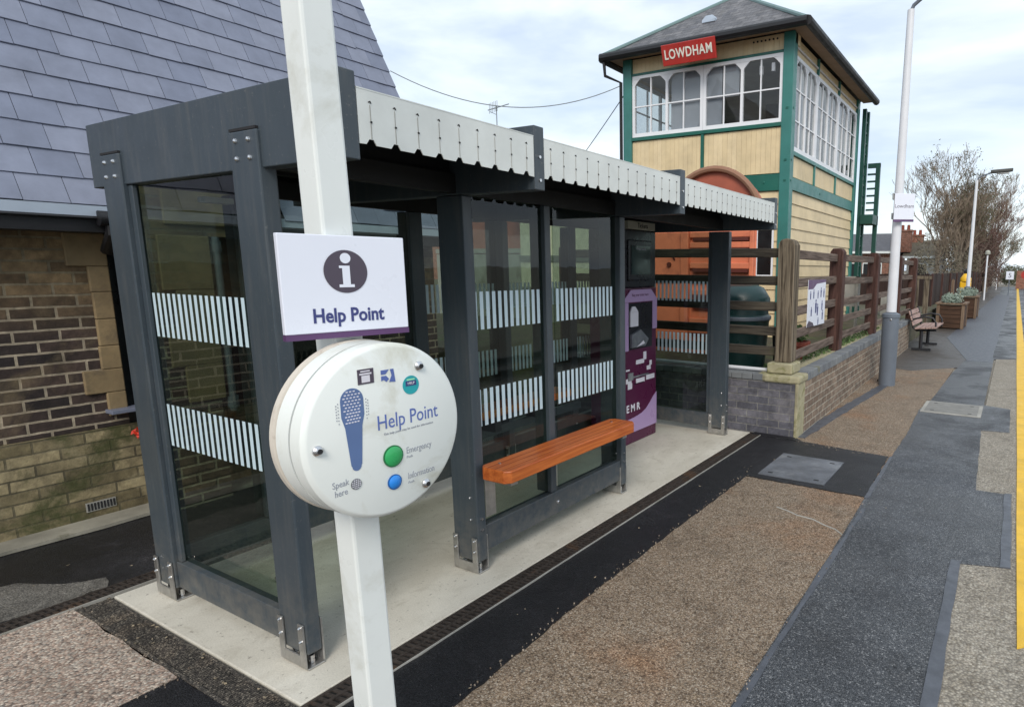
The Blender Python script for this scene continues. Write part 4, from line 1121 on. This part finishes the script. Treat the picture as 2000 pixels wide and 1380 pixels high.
# poster on the fence
PO = thing('poster', (.43, 5.6, 1.24), 'white poster with small dark silhouettes fixed to the fence rails', 'poster')
pf = MB(); px_ = .425
pf.box(px_, px_+.006, 5.24, 5.93, .99, 1.50).build('poster_sheet', M_sign, PO)
MB().prism([(px_+.0065, 5.24, 1.40), (px_+.0065, 5.42, 1.40), (px_+.0065, 5.55, 1.455), (px_+.0065, 5.93, 1.47), (px_+.0065, 5.93, 1.50), (px_+.0065, 5.24, 1.50)], (.001, 0, 0)).build('poster_header', M_purple, PO)
fg = MB()
def fig(y, z, s):
    fg.lathe((px_+.007, y, z+.045*s), [(.012*s, 0), (.012*s, .001)], 10, 'x')
    fg.prism([(px_+.007, y-.02*s, z+.03*s), (px_+.007, y-.013*s, z-.045*s), (px_+.007, y+.013*s, z-.045*s), (px_+.007, y+.022*s, z+.03*s)], (.001, 0, 0))
for y, z, s_ in ((5.33, 1.33, .9), (5.45, 1.34, 1.), (5.62, 1.33, .9), (5.74, 1.35, 1.1), (5.86, 1.34, 1.), (5.55, 1.20, 1.5), (5.62, 1.16, 1.3), (5.80, 1.20, 1.1), (5.38, 1.15, 1.0), (5.83, 1.09, 1.1), (5.66, 1.03, .8)): fig(y, z, s_)
fg.build('poster_figures', M_navy, PO)
MB().prism([(px_+.0065, 5.24, .99), (px_+.0065, 5.50, .99), (px_+.0065, 5.45, 1.03), (px_+.0065, 5.30, 1.06), (px_+.0065, 5.24, 1.02)], (.001, 0, 0)).build('poster_footer', M_icon, PO)

# ------------------------------------------------------------------ things behind the fence
TK = thing('storage_unit', (-1.2, 6.6, .5), 'faded orange plastic storage unit with arched top behind the shelter', 'storage unit')
ya, yb = 6.0, 6.32
tx0, tx1 = -2.02, -.47
MB().prism([(tx0, ya, 1.50), (tx1, ya, 1.50), (tx1-.24, ya+.5, 1.50), (tx0, ya+.5, 1.50)], (0, 0, .64)).build('upper_body', M_orange, TK, bevel=.02)
MB().prism([(tx0, ya, .5), (-.86, ya, .5), (-1.0, ya+.5, .5), (tx0, ya+.5, .5)], (0, 0, .93)).build('lower_body', M_orange, TK, bevel=.02)
MB().box(tx0, tx1-.02, ya-.03, ya+.2, 1.432, 1.498).box(-.84, -.50, ya+.02, ya+.2, .5, 1.43).build('dark_shelf', M_black, TK)
cx_, rr_ = -1.10, .66
arc = [(cx_+rr_*math.cos(R(a_))*1.0, 2.142+.70*math.sin(R(a_))) for a_ in range(0, 181, 10)]
MB().prism([(x, ya+.06, z) for x, z in arc], (0, yb-ya-.1, 0)).build('arched_top', plain('dull_red_brown_shell', (.36, .095, .055), .6, 0, .2, 3), TK, smooth=True, angle=30)
rim = MB(); rim.tube([(cx_+(rr_+.02)*math.cos(R(a_)), ya+.03, 2.13+.72*math.sin(R(a_))) for a_ in range(0, 181, 8)], .040, 8)
rim.build('rim', plain('weathered_rim', (.25, .13, .08), .7), TK, smooth=True)
MB().prism([(-1.12, ya+.055, 2.62), (-1.02, ya+.055, 2.16), (-.98, ya+.055, 2.45)], (0, -.02, 0)).build('moulded_fin', M_orange, TK)
rb = MB(); rg = MB()
for z in (2.03, 1.90, 1.64, 1.30, 1.17, .92, .80):
    xr_ = -.50 if z > 1.45 else -.90
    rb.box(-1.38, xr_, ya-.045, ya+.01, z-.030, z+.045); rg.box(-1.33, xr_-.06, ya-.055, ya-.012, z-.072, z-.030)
rb.box(-1.50, -1.39, ya-.075, ya+.01, .60, 1.42); rb.box(-1.50, -1.39, ya-.075, ya+.01, 1.52, 2.10); rb.box(-.545, -.49, ya-.06, ya+.01, 1.52, 2.10)
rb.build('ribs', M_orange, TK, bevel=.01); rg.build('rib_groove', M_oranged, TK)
hn = MB(); hn.tube([(-1.62, ya-.01, 1.72), (-1.64, ya-.05, 1.80), (-1.55, ya-.05, 1.84), (-1.46, ya-.01, 1.80)], .012, 6); hn.tube([(-1.70, ya, 1.66), (-1.70, ya-.03, 1.66)], .03, 10)
hn.build('handle', M_oranged, TK)
TC = tag(MB().lathe((-.40, 5.35, .5), [(.30, 0), (.32, .25), (.34, .52), (.355, .54), (.355, .58), (.33, .60), (.32, .72), (.345, .74), (.345, .78), (.27, .90), (.20, .93), (0.001, .94)], 32).build('water_butt', M_tealbin, smooth=True), 'dark teal round plastic water butt standing behind the fence rails', 'water butt')
MB().lathe((-.40, 5.35, .5), [(.357, .54), (.362, .55), (.362, .575), (.357, .585)], 32).build('lid_band', M_greypole, TC)
pt_ = thing('plant_pot', (.16, 5.75, .5), 'red brown flower pot with straggly plant behind the poster', 'plant pot')
MB().lathe((.16, 5.75, .5), [(.11, 0), (.15, .22), (.165, .23), (.165, .28), (.14, .28), (.13, .22)], 20).build('pot', M_terra, pt_)
def leafball(mb, c, r, n, s, flat=1.0, seed=1):
    rn = random.Random(seed)
    for _ in range(n):
        while True:
            p = Vector((rn.uniform(-1, 1), rn.uniform(-1, 1), rn.uniform(-1, 1)))
            if p.length <= 1: break
        p = Vector((p.x*r[0], p.y*r[1], p.z*r[2]*flat)) + Vector(c)
        a_ = Vector((rn.uniform(-1, 1), rn.uniform(-1, 1), rn.uniform(-1, 1))).normalized(); b_ = a_.orthogonal().normalized()
        ss = s*rn.uniform(.6, 1.3)
        mb.poly([p-a_*ss, p+b_*ss*.45, p+a_*ss, p-b_*ss*.45])
lb2 = MB(); leafball(lb2, (.16, 5.75, .87), (.14, .14, .10), 120, .035, seed=3); lb2.build('leaves', M_leaf, pt_)
pk = thing('plant_pot', (.05, 5.05, .5), 'small black pot behind the big weathered fence post', 'plant pot')
MB().lathe((.20, 5.15, .5), [(.09, 0), (.12, .42), (.13, .43), (.13, .47), (.11, .47)], 16).build('pot', M_black, pk)
# green-framed stand in the garden past the signal box
gs = MB(); gs.box(-.35, -.30, 9.2, 9.25, .5, 1.5); gs.box(.05, .09, 9.2, 9.25, .5, 1.5); gs.box(-.35, .09, 9.2, 9.25, 1.44, 1.5); gs.box(-.32, .06, 9.24, 9.5, 1.0, 1.4)
tag(gs.build('garden_stand', M_kerb), 'pale frame stand in the garden behind the side fence', 'stand')
gx = MB(); leafball(gx, (.30, 7.5, .60), (.08, 2.6, .05), 900, .022, seed=8); leafball(gx, (.22, 4.85, .60), (.12, .12, .04), 60, .02, seed=9); leafball(gx, (-.35, 4.66, .62), (.12, .05, .05), 70, .025, seed=19)
stuff(gx.build('weeds', M_leaf), 'small green weeds growing along the top of the low wall', 'weeds')

# cream shed, far wall and greenery seen through the glass
CSH = thing('garden_shed', (-5.6, 9, .5), 'low cream boarded shed with grey band seen through the shelter glass', 'shed')
cb = MB(); vboards(cb, 'x', -6.7, -4.35, 8.6, .5, 2.9, bw=.12); cb.box(-6.7, -4.35, 8.625, 11, .5, 2.9); cb.build('wall', M_shedc, CSH)
MB().box(-6.72, -4.33, 8.57, 8.598, 1.72, 1.84).build('band', M_grey, CSH)
MB().box(-6.72, -4.33, 8.56, 8.598, .5, 1.20).build('lower_band', M_grey, CSH)
MB().prism([(-6.9, 8.3, 2.88), (-4.15, 8.3, 2.88), (-4.15, 11.2, 3.15), (-6.9, 11.2, 3.15)], (0, 0, .06)).build('roof', M_tile2, CSH)
RB = thing('outbuilding', (-8.3, 9, .4), 'red rendered outbuilding with pale sill seen through the shelter glass', 'outbuilding')
MB().box(-9.6, -6.95, 9, 11, .4, 3.0).build('wall', plain('red_render', (.36, .10, .055), .8), RB)
MB().box(-9.62, -6.93, 8.92, 8.998, 1.90, 2.0).build('sill', M_kerb, RB)
MB().box(-9.62, -6.93, 8.94, 8.998, .4, 1.88).build('lower_wall', M_kerb, RB)
MB().prism([(-9.8, 8.8, 3.0), (-6.8, 8.8, 3.0), (-6.8, 11.2, 3.4), (-9.8, 11.2, 3.4)], (0, 0, .06)).build('roof', M_tile, RB)

# ------------------------------------------------------------------ cables and aerial
def cable(p, q_, sag, label):
    p, q_ = Vector(p), Vector(q_); P = []
    for i in range(25):
        t = i/24; v = p.lerp(q_, t); v.z -= sag*4*t*(1-t); P.append(v)
    tag(MB().tube(P, .008, 6).build('overhead_cable', M_wire), label, 'cable')
cable((-6.9, 5.9, 4.75), (-3.99, 8.33, 4.76), .46, 'thick sagging black cable from the slate roof to the signal box')
cable((-7.2, 11, 3.9), (-3.98, 8.40, 4.62), .02, 'thin taut cable rising from behind the shelter to the signal box')

# ------------------------------------------------------------------ lamp columns
def lamp(name, x, y, h, label, sign=False, scale=1., arm=.95):
    o = thing(name, (x, y, 0), label, 'lamp post', 'lamp posts along the platform')
    MB().lathe((x, y, -.02), [(.115, 0), (.115, .97), (.125, .975), (.125, 1.02), (.06, 1.05)], 28).build('base_sleeve', M_greypole, o, smooth=True)
    MB().lathe((x, y, 1.03), [(.070, 0), (.066, .6), (.045, h-1.03)], 20).build('column', M_pole, o, smooth=True)
    a_ = MB(); P = [(x, y, h-.02), (x+.03, y, h+.05), (x+.14, y, h+.13), (x+.35, y, h+.19), (x+arm-.15, y, h+.24)]
    a_.tube(P, .024, 10); a_.build('arm', M_greypole, o, smooth=True)
    hx = x+arm-.2
    MB().prism([(hx, y-.11, h+.21), (hx+.12, y-.13, h+.20), (hx+.62, y-.12, h+.22), (hx+.70, y-.08, h+.24), (hx+.70, y+.08, h+.24), (hx+.62, y+.12, h+.22), (hx+.12, y+.13, h+.20), (hx, y+.11, h+.21)], (0, 0, .10)).build('lantern', M_lamphead, o, bevel=.02)
    MB().box(hx+.2, hx+.58, y-.08, y+.08, h+.165, h+.205).build('lens', M_lens, o, bevel=.015)
    q = MB(); bolt_row(q, [(x+.02, y-.113, .93)], (0, -1, 0), .018); q.each('bolt', M_screw, o)
    if sign:
        a2 = R(0)
        b_ = MB().box(x-.075, x-.055, y-.06, y+.02, 2.30, 2.38).box(x-.075, x-.055, y-.06, y+.02, 2.56, 2.64).each('sign_clip', M_steel, o)
        d_ = Vector((.90, .46, 0)).normalized(); n_ = Vector((d_.y, -d_.x, 0)); o1 = Vector((x-.035, y-.135, 2.285))
        s_ = MB().obox(o1+n_*.01, n_*.012, d_*.27, Vector((0, 0, .34))).build('name_plate', M_sign, o, bevel=.004)
        MB().obox(o1+n_*.0085, n_*.015, d_*.27, Vector((0, 0, -.03))).build('purple_band', M_purple, s_)
        text('name_lettering', 'Lowdham', .066, o1+n_*.0225+d_*.135+Vector((0, 0, .175)), d_, (0, 0, 1), M_icon, s_)
    return o
lamp('lamp_post', .872, 7.80, 4.95, 'nearest tall white lamp post with grey sleeve and Lowdham sign', True)
lp2 = lamp('lamp_post', .84, 24, 4.80, 'second tall white lamp post beyond the planters, dark lantern on arm', arm=.62)
cc_ = tag(MB().tube([(.76, 8.6, 0), (.72, 8.0, .004)], .02, 6).build('cable_stub', M_black), 'short black cable at the foot of the nearest lamp post', 'cable')
def pole(x, y, h, label):
    o = thing('marker_pole', (x, y, 0), label, 'pole', 'slim poles along the far platform')
    MB().lathe((x, y, -.02), [(.05, 0), (.04, h)], 12).build('column', M_pole, o, smooth=True)
    MB().lathe((x, y, h-.02), [(.05, 0), (.13, .05), (.13, .18), (.06, .26), (.001, .27)], 12).build('lantern', M_msign, o, smooth=True)
pole(.90, 37, 2.45, 'slim pale pole with round lantern beyond the second lamp post')
pole(.95, 58, 2.5, 'most distant slim pole with lantern by the far fence')

# ------------------------------------------------------------------ platform bench
BN = thing('platform_bench', (.8, 12.6, 0), 'faded pink slatted bench with black iron ends against the low wall', 'bench')
bx, by0, by1 = .56, 11.95, 13.35
sl_ = MB()
for i in range(4): sl_.obox((bx+.10+i*.105, by0, .43+.008*i), (.09, 0, .006), (0, by1-by0, 0), (0, 0, .03))
sl_.build('seat_slats', M_benchslat, BN, bevel=.004)
sl_ = MB()
for i in range(3): sl_.obox((bx+.055-i*.035, by0, .50+i*.105), (.02, 0, 0), (0, by1-by0, 0), (-.025, 0, .085))
sl_.build('back_slats', M_benchslat, BN, bevel=.004)
for y in (by0+.12, by1-.12):
    l_ = MB(); l_.tube([(bx-.03, y, .82), (bx+.06, y, .45), (bx+.12, y, .40), (bx+.50, y, .42)], .022, 8); l_.tube([(bx+.22, y, .40), (bx+.22, y, .04)], .035, 8); l_.box(bx+.05, bx+.42, y-.03, y+.03, 0, .04)
    l_.build('leg', M_ironblk, BN)
    l_ = MB(); l_.tube([(bx+.04, y, .62), (bx+.25, y, .68), (bx+.42, y, .66), (bx+.48, y, .56), (bx+.48, y, .44)], .018, 8); l_.build('armrest', M_ironblk, BN, smooth=True)

# ------------------------------------------------------------------ planters
def planter(x0, x1, y0, y1, h, label, seed):
    o = thing('planter', ((x0+x1)/2, (y0+y1)/2, 0), label, 'planter', 'wooden planters along the platform')
    b_ = MB(); n = 5
    for i in range(n):
        z0 = .02+i*(h-.06)/n; z1 = z0+(h-.06)/n-.008
        b_.box(x0+.02, x1-.02, y0, y0+.03, z0, z1); b_.box(x0, x0+.03, y0+.031, y1, z0, z1); b_.box(x1-.03, x1, y0+.031, y1, z0, z1)
    b_.build('boards', M_planter, o)
    t_ = MB()
    for x, y in ((x0-.015, y0-.02), (x1-.065, y0-.02), (x0-.015, y1-.06), (x1-.065, y1-.06)): t_.box(x, x+.08, y, y+.08, 0, h-.03)
    t_.box(x0-.05, x1+.05, y0-.05, y0+.06, h-.029, h+.01); t_.box(x0-.05, x0+.06, y0+.061, y1+.05, h-.029, h+.01); t_.box(x1-.06, x1+.05, y0+.061, y1+.05, h-.029, h+.01)
    t_.build('trim', M_planterl, o)
    MB().box(x0+.03, x1-.03, y0+.03, y1-.01, .1, h-.05).build('soil', M_soil, o)
    l_ = MB(); rn = random.Random(seed)
    for k in range(9):
        leafball(l_, (rn.uniform(x0+.15, x1-.15), rn.uniform(y0+.12, y1-.12), h+rn.uniform(.05, .14)), (.17, .17, .15), 130, .035, seed=seed*17+k)
    l_.build('leaves', M_sage, o)
planter(.50, 1.19, 17.5, 18.7, .70, 'nearer brown wooden planter with silvery shrubs past the pink bench', 3)
planter(.55, 1.28, 21.9, 23.2, .74, 'farther brown wooden planter with silvery shrubs by the second lamp post', 5)
GB = thing('salt_bin_post', (.62, 25.5, 0), 'yellow plastic cased unit on a post above the planters', 'yellow unit')
MB().box(.45, .85, 25.4, 25.75, .3, 1.18).build('casing', M_yel, GB, bevel=.05)
MB().lathe((.65, 25.55, 1.18), [(.20, 0), (.20, .12), (.08, .30), (.001, .31)], 14).build('cap', M_yel, GB, smooth=True)
MB().lathe((.65, 25.55, 1.49), [(.09, 0), (.10, .10), (.04, .17)], 10).build('lamp', M_black, GB)
MB().box(.52, .78, 25.5, 25.6, 0, .3).build('stand', M_greypole, GB)
def stake(x, y, h, mat, label):
    tag(MB().prism([(x-.04, y, 0), (x+.04, y, 0), (x+.04, y, h), (x, y, h+.05), (x-.04, y, h)], (0, .08, 0)).build('wooden_stake', mat), label, 'stake')
stake(.70, 19.4, 1.30, M_planterl, 'pale pink stake rising behind the nearer planter')

# board fence beyond the planters
BF = thing('board_fence', (.3, 40, 0), 'tall dark brown close boarded fence along the far platform', 'fence')
def hgt(y): return 1.50
bf = MB(); y = 19.2
while y < 75:
    bf.box(.05, .08+random.uniform(0, .012), y, y+.145, 0, 1.48+random.uniform(-.02, .02)); y += .15
x = .045
while x > -2.2: bf.box(x-.145, x, 19.17, 19.19+random.uniform(0, .01), 0, 1.48+random.uniform(-.02, .02)); x -= .15
bf.build('boards', M_board, BF)
fp = MB()
for i in range(18): fp.box(.085, .14, 19.3+i*3, 19.42+i*3, 0, 1.5)
fp.each('post', M_post, BF)
# pale gate posts where the rail fence stops
tg = thing('garden_gate', (-.1, 16, 0), 'pale weathered gate posts between the rail fence and the board fence', 'gate')
for x in (.05, .30): MB().box(x, x+.12, 15.9, 16.0, 0, 1.45).each('gate_post', M_oldpost, tg)
MB().box(.0, .48, 15.88, 15.92, 1.38, 1.46).build('top_bar', M_oldpost, tg)
MB().box(-.5, -.1, 14.5, 14.9, .5, 1.05).build('cube', M_kerb).name = 'garden_trough'
tag(bpy.data.objects['garden_trough'], 'pale stone trough in the garden behind the end of the rail fence', 'trough')

# ------------------------------------------------------------------ houses
def house(x0, x1, y0, y1, eave, ridge, axis, roofm, wallm, label, chim=(), wins=()):
    o = thing('house', ((x0+x1)/2, (y0+y1)/2, 0), label, 'house', 'houses beyond the garden')
    MB().box(x0, x1, y0, y1, 0, eave).build('wall', wallm, o)
    xm, ym = (x0+x1)/2, (y0+y1)/2
    if axis == 'x':
        MB().prism([(x0-.3, y0-.4, eave-.05), (x0-.3, ym, ridge), (x0-.3, y1+.4, eave-.05)], (x1-x0+.6, 0, 0)).build('roof', roofm, o)
    else:
        MB().prism([(x0-.4, y0-.3, eave-.05), (x1+.4, y0-.3, eave-.05), (xm, y0-.3, ridge)], (0, y1-y0+.6, 0)).build('roof', roofm, o)
    MB().box(x0-.3, x1+.3, y0-.46, y0-.40, eave-.15, eave).build('gutter', M_white, o)
    for (cx, cy_, zt) in chim:
        c_ = MB().box(cx-.45, cx+.45, cy_-.35, cy_+.35, eave, zt).box(cx-.5, cx+.5, cy_-.4, cy_+.4, zt, zt+.12).build('chimney', M_hbrick, o)
        MB().lathe((cx-.2, cy_, zt+.12), [(.12, 0), (.1, .35)], 10).lathe((cx+.2, cy_, zt+.12), [(.12, 0), (.1, .35)], 10).each('chimney_pot', M_terra, c_)
    for (wx, wz, ww, wh) in wins:
        f_ = MB().box(wx-ww/2-.06, wx+ww/2+.06, y0-.03, y0-.002, wz-.06, wz+wh+.06).build('window', M_white, o)
        MB().box(wx-ww/2, wx+ww/2, y0-.035, y0-.031, wz, wz+wh).build('pane', M_darkwin, f_)
house(-9.2, -5.5, 44, 51, 2.85, 4.25, 'x', M_tile2, M_hbrick, 'grey roofed brick house behind the nearest lamp post', chim=[(-4.9, 46.5, 4.3)], wins=[(-6.6, .9, 1.2, 1.1), (-8.2, .9, 1.2, 1.1)])
house(-4.6, -2.5, 46, 51, 2.55, 3.75, 'x', M_tile, M_render, 'brown tiled pale bungalow in front of the bare trees', chim=[(-4.35, 48.5, 4.05)], wins=[(-3.7, .9, .9, 1.1)])
AH = house(-53, -42.0, 42, 49, 9.5, 14.7, 'x', M_tile2, M_hbrick, 'distant house whose roof carries the television aerial')
ae = MB(); ae.tube([(-42.6, 45, 14.3), (-42.6, 45, 16.7)], .05, 6); ae.tube([(-43.5, 44.8, 16.35), (-41.2, 45.2, 16.75)], .05, 6)
for i in range(6): ae.tube([(-43.3+i*.2, 44.8, 16.0+i*.03), (-43.3+i*.2, 44.8, 16.95+i*.03)], .025, 5)
ae.tube([(-43.3, 44.8, 16.2), (-42.6, 44.9, 15.9)], .03, 5)
tag(ae.build('television_aerial', M_wire), 'television aerial on a mast above the shelter roof', 'aerial')

# far platform signs and the end of the platform
fs = thing('platform_sign', (2.0, 45, 0), 'small white square sign with number 5 at the far platform end', 'sign')
MB().box(1.97, 2.03, 45.02, 45.08, 0, 1.6).build('post', M_greypole, fs)
MB().box(1.78, 2.24, 44.98, 45.0, 1.03, 1.56).build('plate', M_sign, fs)
text('sign_digit', '5', .42, (2.01, 44.978, 1.28), (1, 0, 0), (0, 0, 1), M_icon, fs)
rs = thing('signal_marker', (3.4, 50, 0), 'tiny red sign on a short post at the picture edge', 'sign')
MB().lathe((2.95, 50, 1.3), [(.28, 0), (.28, .02)], 20, 'y').build('plate', M_red, rs); MB().box(2.93, 2.97, 50.02, 50.06, 0, 1.3).build('post', M_greypole, rs)
BR = thing('brick_pier', (3.0, 60, 0), 'distant reddish brick pier and wall at the end of the platform', 'wall')
MB().box(2.4, 5.0, 62, 62.4, -.5, 1.6).build('wall_face', M_hbrick, BR)

# ------------------------------------------------------------------ trees
def bare_tree(x, y, h, label, seed, spread=.55, mat=M_twig, levels=6, trunk_r=.16, lean=0, ivy=0, ivymat=None, name='bare_tree', forks=1):
    rn = random.Random(seed)
    o = thing(name, (x, y, 0), label, 'tree', 'bare trees beyond the platform')
    tr_, cr_ = MB(), MB(); tips = []
    def grow(p, d, ln, r, lv):
        n = 3; P = [p]; q = p; dd = d.copy()
        for i in range(n):
            dd = (dd + Vector((rn.uniform(-.16, .16), rn.uniform(-.16, .16), rn.uniform(-.02, .12)))).normalized()
            q = q + dd*ln/n; P.append(q)
        rs_ = [max(.007, r*(1-.32*i/n)) for i in range(n+1)]
        (tr_ if lv <= 1 else cr_).tube(P, rs_, 6 if lv < 3 else 3, cap=False)
        if lv >= levels: tips.append(q); return
        k = 6 if lv == 0 else (3 if lv == 1 else rn.choice((2, 2, 3, 3)))
        for j in range(k):
            t = (rn.uniform(.30, .98) if lv < 2 else rn.uniform(.45, 1.0)) if j else 1.0
            idx = min(n-1, int(t*n)); bp_ = P[idx].lerp(P[idx+1], t*n-idx) if t < 1 else q
            sd_ = Vector((rn.uniform(-1, 1), rn.uniform(-1, 1), rn.uniform(-.15, .5))).normalized()
            sp_k = spread*(1.5 if (lv == 0 and j) else 1.0)
            nd_ = (dd*(1-min(.9, sp_k)*rn.uniform(.5, 1.1)) + sd_*sp_k).normalized()
            fac = rn.uniform(.62, .80) if lv else (rn.uniform(.36, .50) if j else .60)
            grow(bp_, nd_, ln*fac, r*rn.uniform(.5, .62)*(.8 if (lv == 0 and j) else 1), lv+1)
        if lv >= 2: tips.append(q)
    for f in range(forks):
        a_ = rn.uniform(0, 6.28)
        grow(Vector((x+(f and .25*math.cos(a_)), y, -.1)), Vector((lean+(f and .22*math.cos(a_)), (f and .2*math.sin(a_)), 1)).normalized(), h*.44, trunk_r, 0)
    tr_.build('trunk', M_bark, o, smooth=True); cr_.build('crown', mat, o)
    if ivy:
        iv = MB()
        for t in tips:
            if rn.random() < ivy: leafball(iv, t, (.35, .35, .35), 7, .07, seed=rn.randint(0, 99999))
        iv.build('foliage', ivymat, o)
    return o
bare_tree(-2.0, 40, 6.6, 'leafless tree with pale trunk furthest left in the group', 11, .34, levels=7, trunk_r=.10, forks=2)
bare_tree(-1.15, 41, 7.6, 'tallest ivy speckled tree in the middle of the group', 23, .30, levels=7, trunk_r=.12, ivy=.06, ivymat=M_ivy, forks=2)
bare_tree(-.4, 43, 7.0, 'dense twiggy tree just left of the second lamp post top', 37, .30, levels=7, trunk_r=.10, ivy=.05, ivymat=M_ivy, forks=2)
bare_tree(.45, 52, 7.6, 'drooping bare tree to the right of the second lamp post', 41, .36, levels=7, trunk_r=.10, forks=2)
bare_tree(-.4, 50, 6.6, 'reddish twiggy tree rising above the brown board fence', 57, .32, mat=M_twigr, levels=7, trunk_r=.09, forks=3)
bare_tree(.8, 70, 7.2, 'olive tree nearest the far end of the platform', 63, .34, levels=7, trunk_r=.10, ivy=.12, ivymat=M_ivy, forks=2)
hd_ = MB()
rn = random.Random(5)
for k in range(60):
    yy = rn.uniform(32, 74); xx = rn.uniform(-3.2, -.2) if yy < 45 else rn.uniform(-2.5, .3)
    leafball(hd_, (xx, yy, rn.uniform(.8, 2.9)), (.7, .9, .7), 150, .07, seed=k+100)
hdr = MB()
for k in range(120):
    yy = rn.uniform(44, 74); zz = rn.uniform(1.0, 4.4); xx = rn.uniform(-1.6, 1.5)-zz*.22
    leafball(hdr, (xx, yy, zz), (.6, .8, .9), 130, .075, seed=k+700)
stuff(hdr.build('winter_scrub', M_scrubr), 'reddish brown leafless scrub rising above the far board fence', 'scrub')
stuff(hd_.build('scrub', M_hedge), 'brown twiggy scrub massed behind the dark board fence', 'scrub')
hd2 = MB()
for k in range(46):
    leafball(hd2, (rn.uniform(.9, 4.2), rn.uniform(74, 84), rn.uniform(.2, 2.0)), (.8, .8, .6), 110, .10, seed=k+300)
stuff(hd2.build('far_hedge', M_ivy), 'low green hedge closing the far end of the platform', 'hedge')

# red flower by the sill
fl = thing('flower', (-2.45, .43, .0), 'small red flowered plant at the foot of the building wall', 'plant')
MB().tube([(-2.55, .50, .0), (-2.56, .50, .30), (-2.58, .49, .50)], .006, 5).build('stem', M_leaf, fl)
lf = MB(); leafball(lf, (-2.58, .49, .52), (.05, .05, .04), 60, .022, seed=77); lf.build('petals', M_flowr, fl)
# a few scraps of litter and fallen leaves on the ground
ls = MB(); rn = random.Random(12)
for _ in range(90):
    x, y = rn.choice(((rn.uniform(-1.4, .1), rn.uniform(-.27, -.15)), (rn.uniform(.3, .7), rn.uniform(-.6, 4)), (rn.uniform(-2.4, -1.6), rn.uniform(-1, 1)), (rn.uniform(.6, 2.4), rn.uniform(0, 9))))
    a_ = rn.uniform(0, 6.28); s_ = rn.uniform(.004, .011)
    ls.poly([(x+s_*math.cos(a_+k*1.57)*(1 if k % 2 else .6), y+s_*math.sin(a_+k*1.57)*(1 if k % 2 else .6), .002+.001*k) for k in range(4)])
chp = MB(); rn = random.Random(31)
def chip(x, y, s_):
    a_ = rn.uniform(0, 6.28); P = [(x+s_*math.cos(a_+k*1.257)*rn.uniform(.7, 1.1), y+s_*math.sin(a_+k*1.257)*rn.uniform(.7, 1.1), -.006) for k in range(5)]
    chp.prism(P, (0, 0, s_*.8+.003))
for _ in range(170):
    y = rn.uniform(-1.0, 3.1); xe = .665-.05*min(1, max(0, (y-.1)/.8)) if y < .9 else .62
    chip(xe+rn.gauss(0, .02), y, rn.uniform(.002, .0045))
for _ in range(60): chip(rn.uniform(.64, 1.5), 4.24+rn.gauss(0, .04), rn.uniform(.002, .005))
for _ in range(80): chip(rn.uniform(-1.46, -.43), -.285+rn.gauss(0, .02), rn.uniform(.0015, .004))
for _ in range(60): chip(-.425+rn.gauss(0, .02), rn.uniform(-1.2, -.28), rn.uniform(.0015, .004))
for _ in range(60): chip(1.56+rn.gauss(0, .02), rn.uniform(-.5, 3), rn.uniform(.002, .004))
stuff(chp.build('loose_chippings', island('stone_chippings', (.12, .09, .065), (.40, .33, .26), .85, 0)), 'pale stone chippings scattered along the edges of the patches', 'chippings')
ck = MB(); P = [(1.05, 2.63), (1.14, 2.60), (1.22, 2.56), (1.33, 2.545), (1.42, 2.49), (1.50, 2.46), (1.56, 2.40)]
for (a_, b_) in zip(P[:-1], P[1:]): ck.prism([(a_[0], a_[1]-.006, -.016), (b_[0], b_[1]-.006, -.016), (b_[0], b_[1]+.006, -.016), (a_[0], a_[1]+.006, -.016)], (0, 0, .0065))
struct(ck.build('pale_crack', M_kerb))
stuff(ls.build('leaf_litter', plain('dry_leaf_litter', (.30, .24, .16), .8, 0, .4, 40)), 'tiny dry leaf scraps scattered over the paving', 'leaf litter')
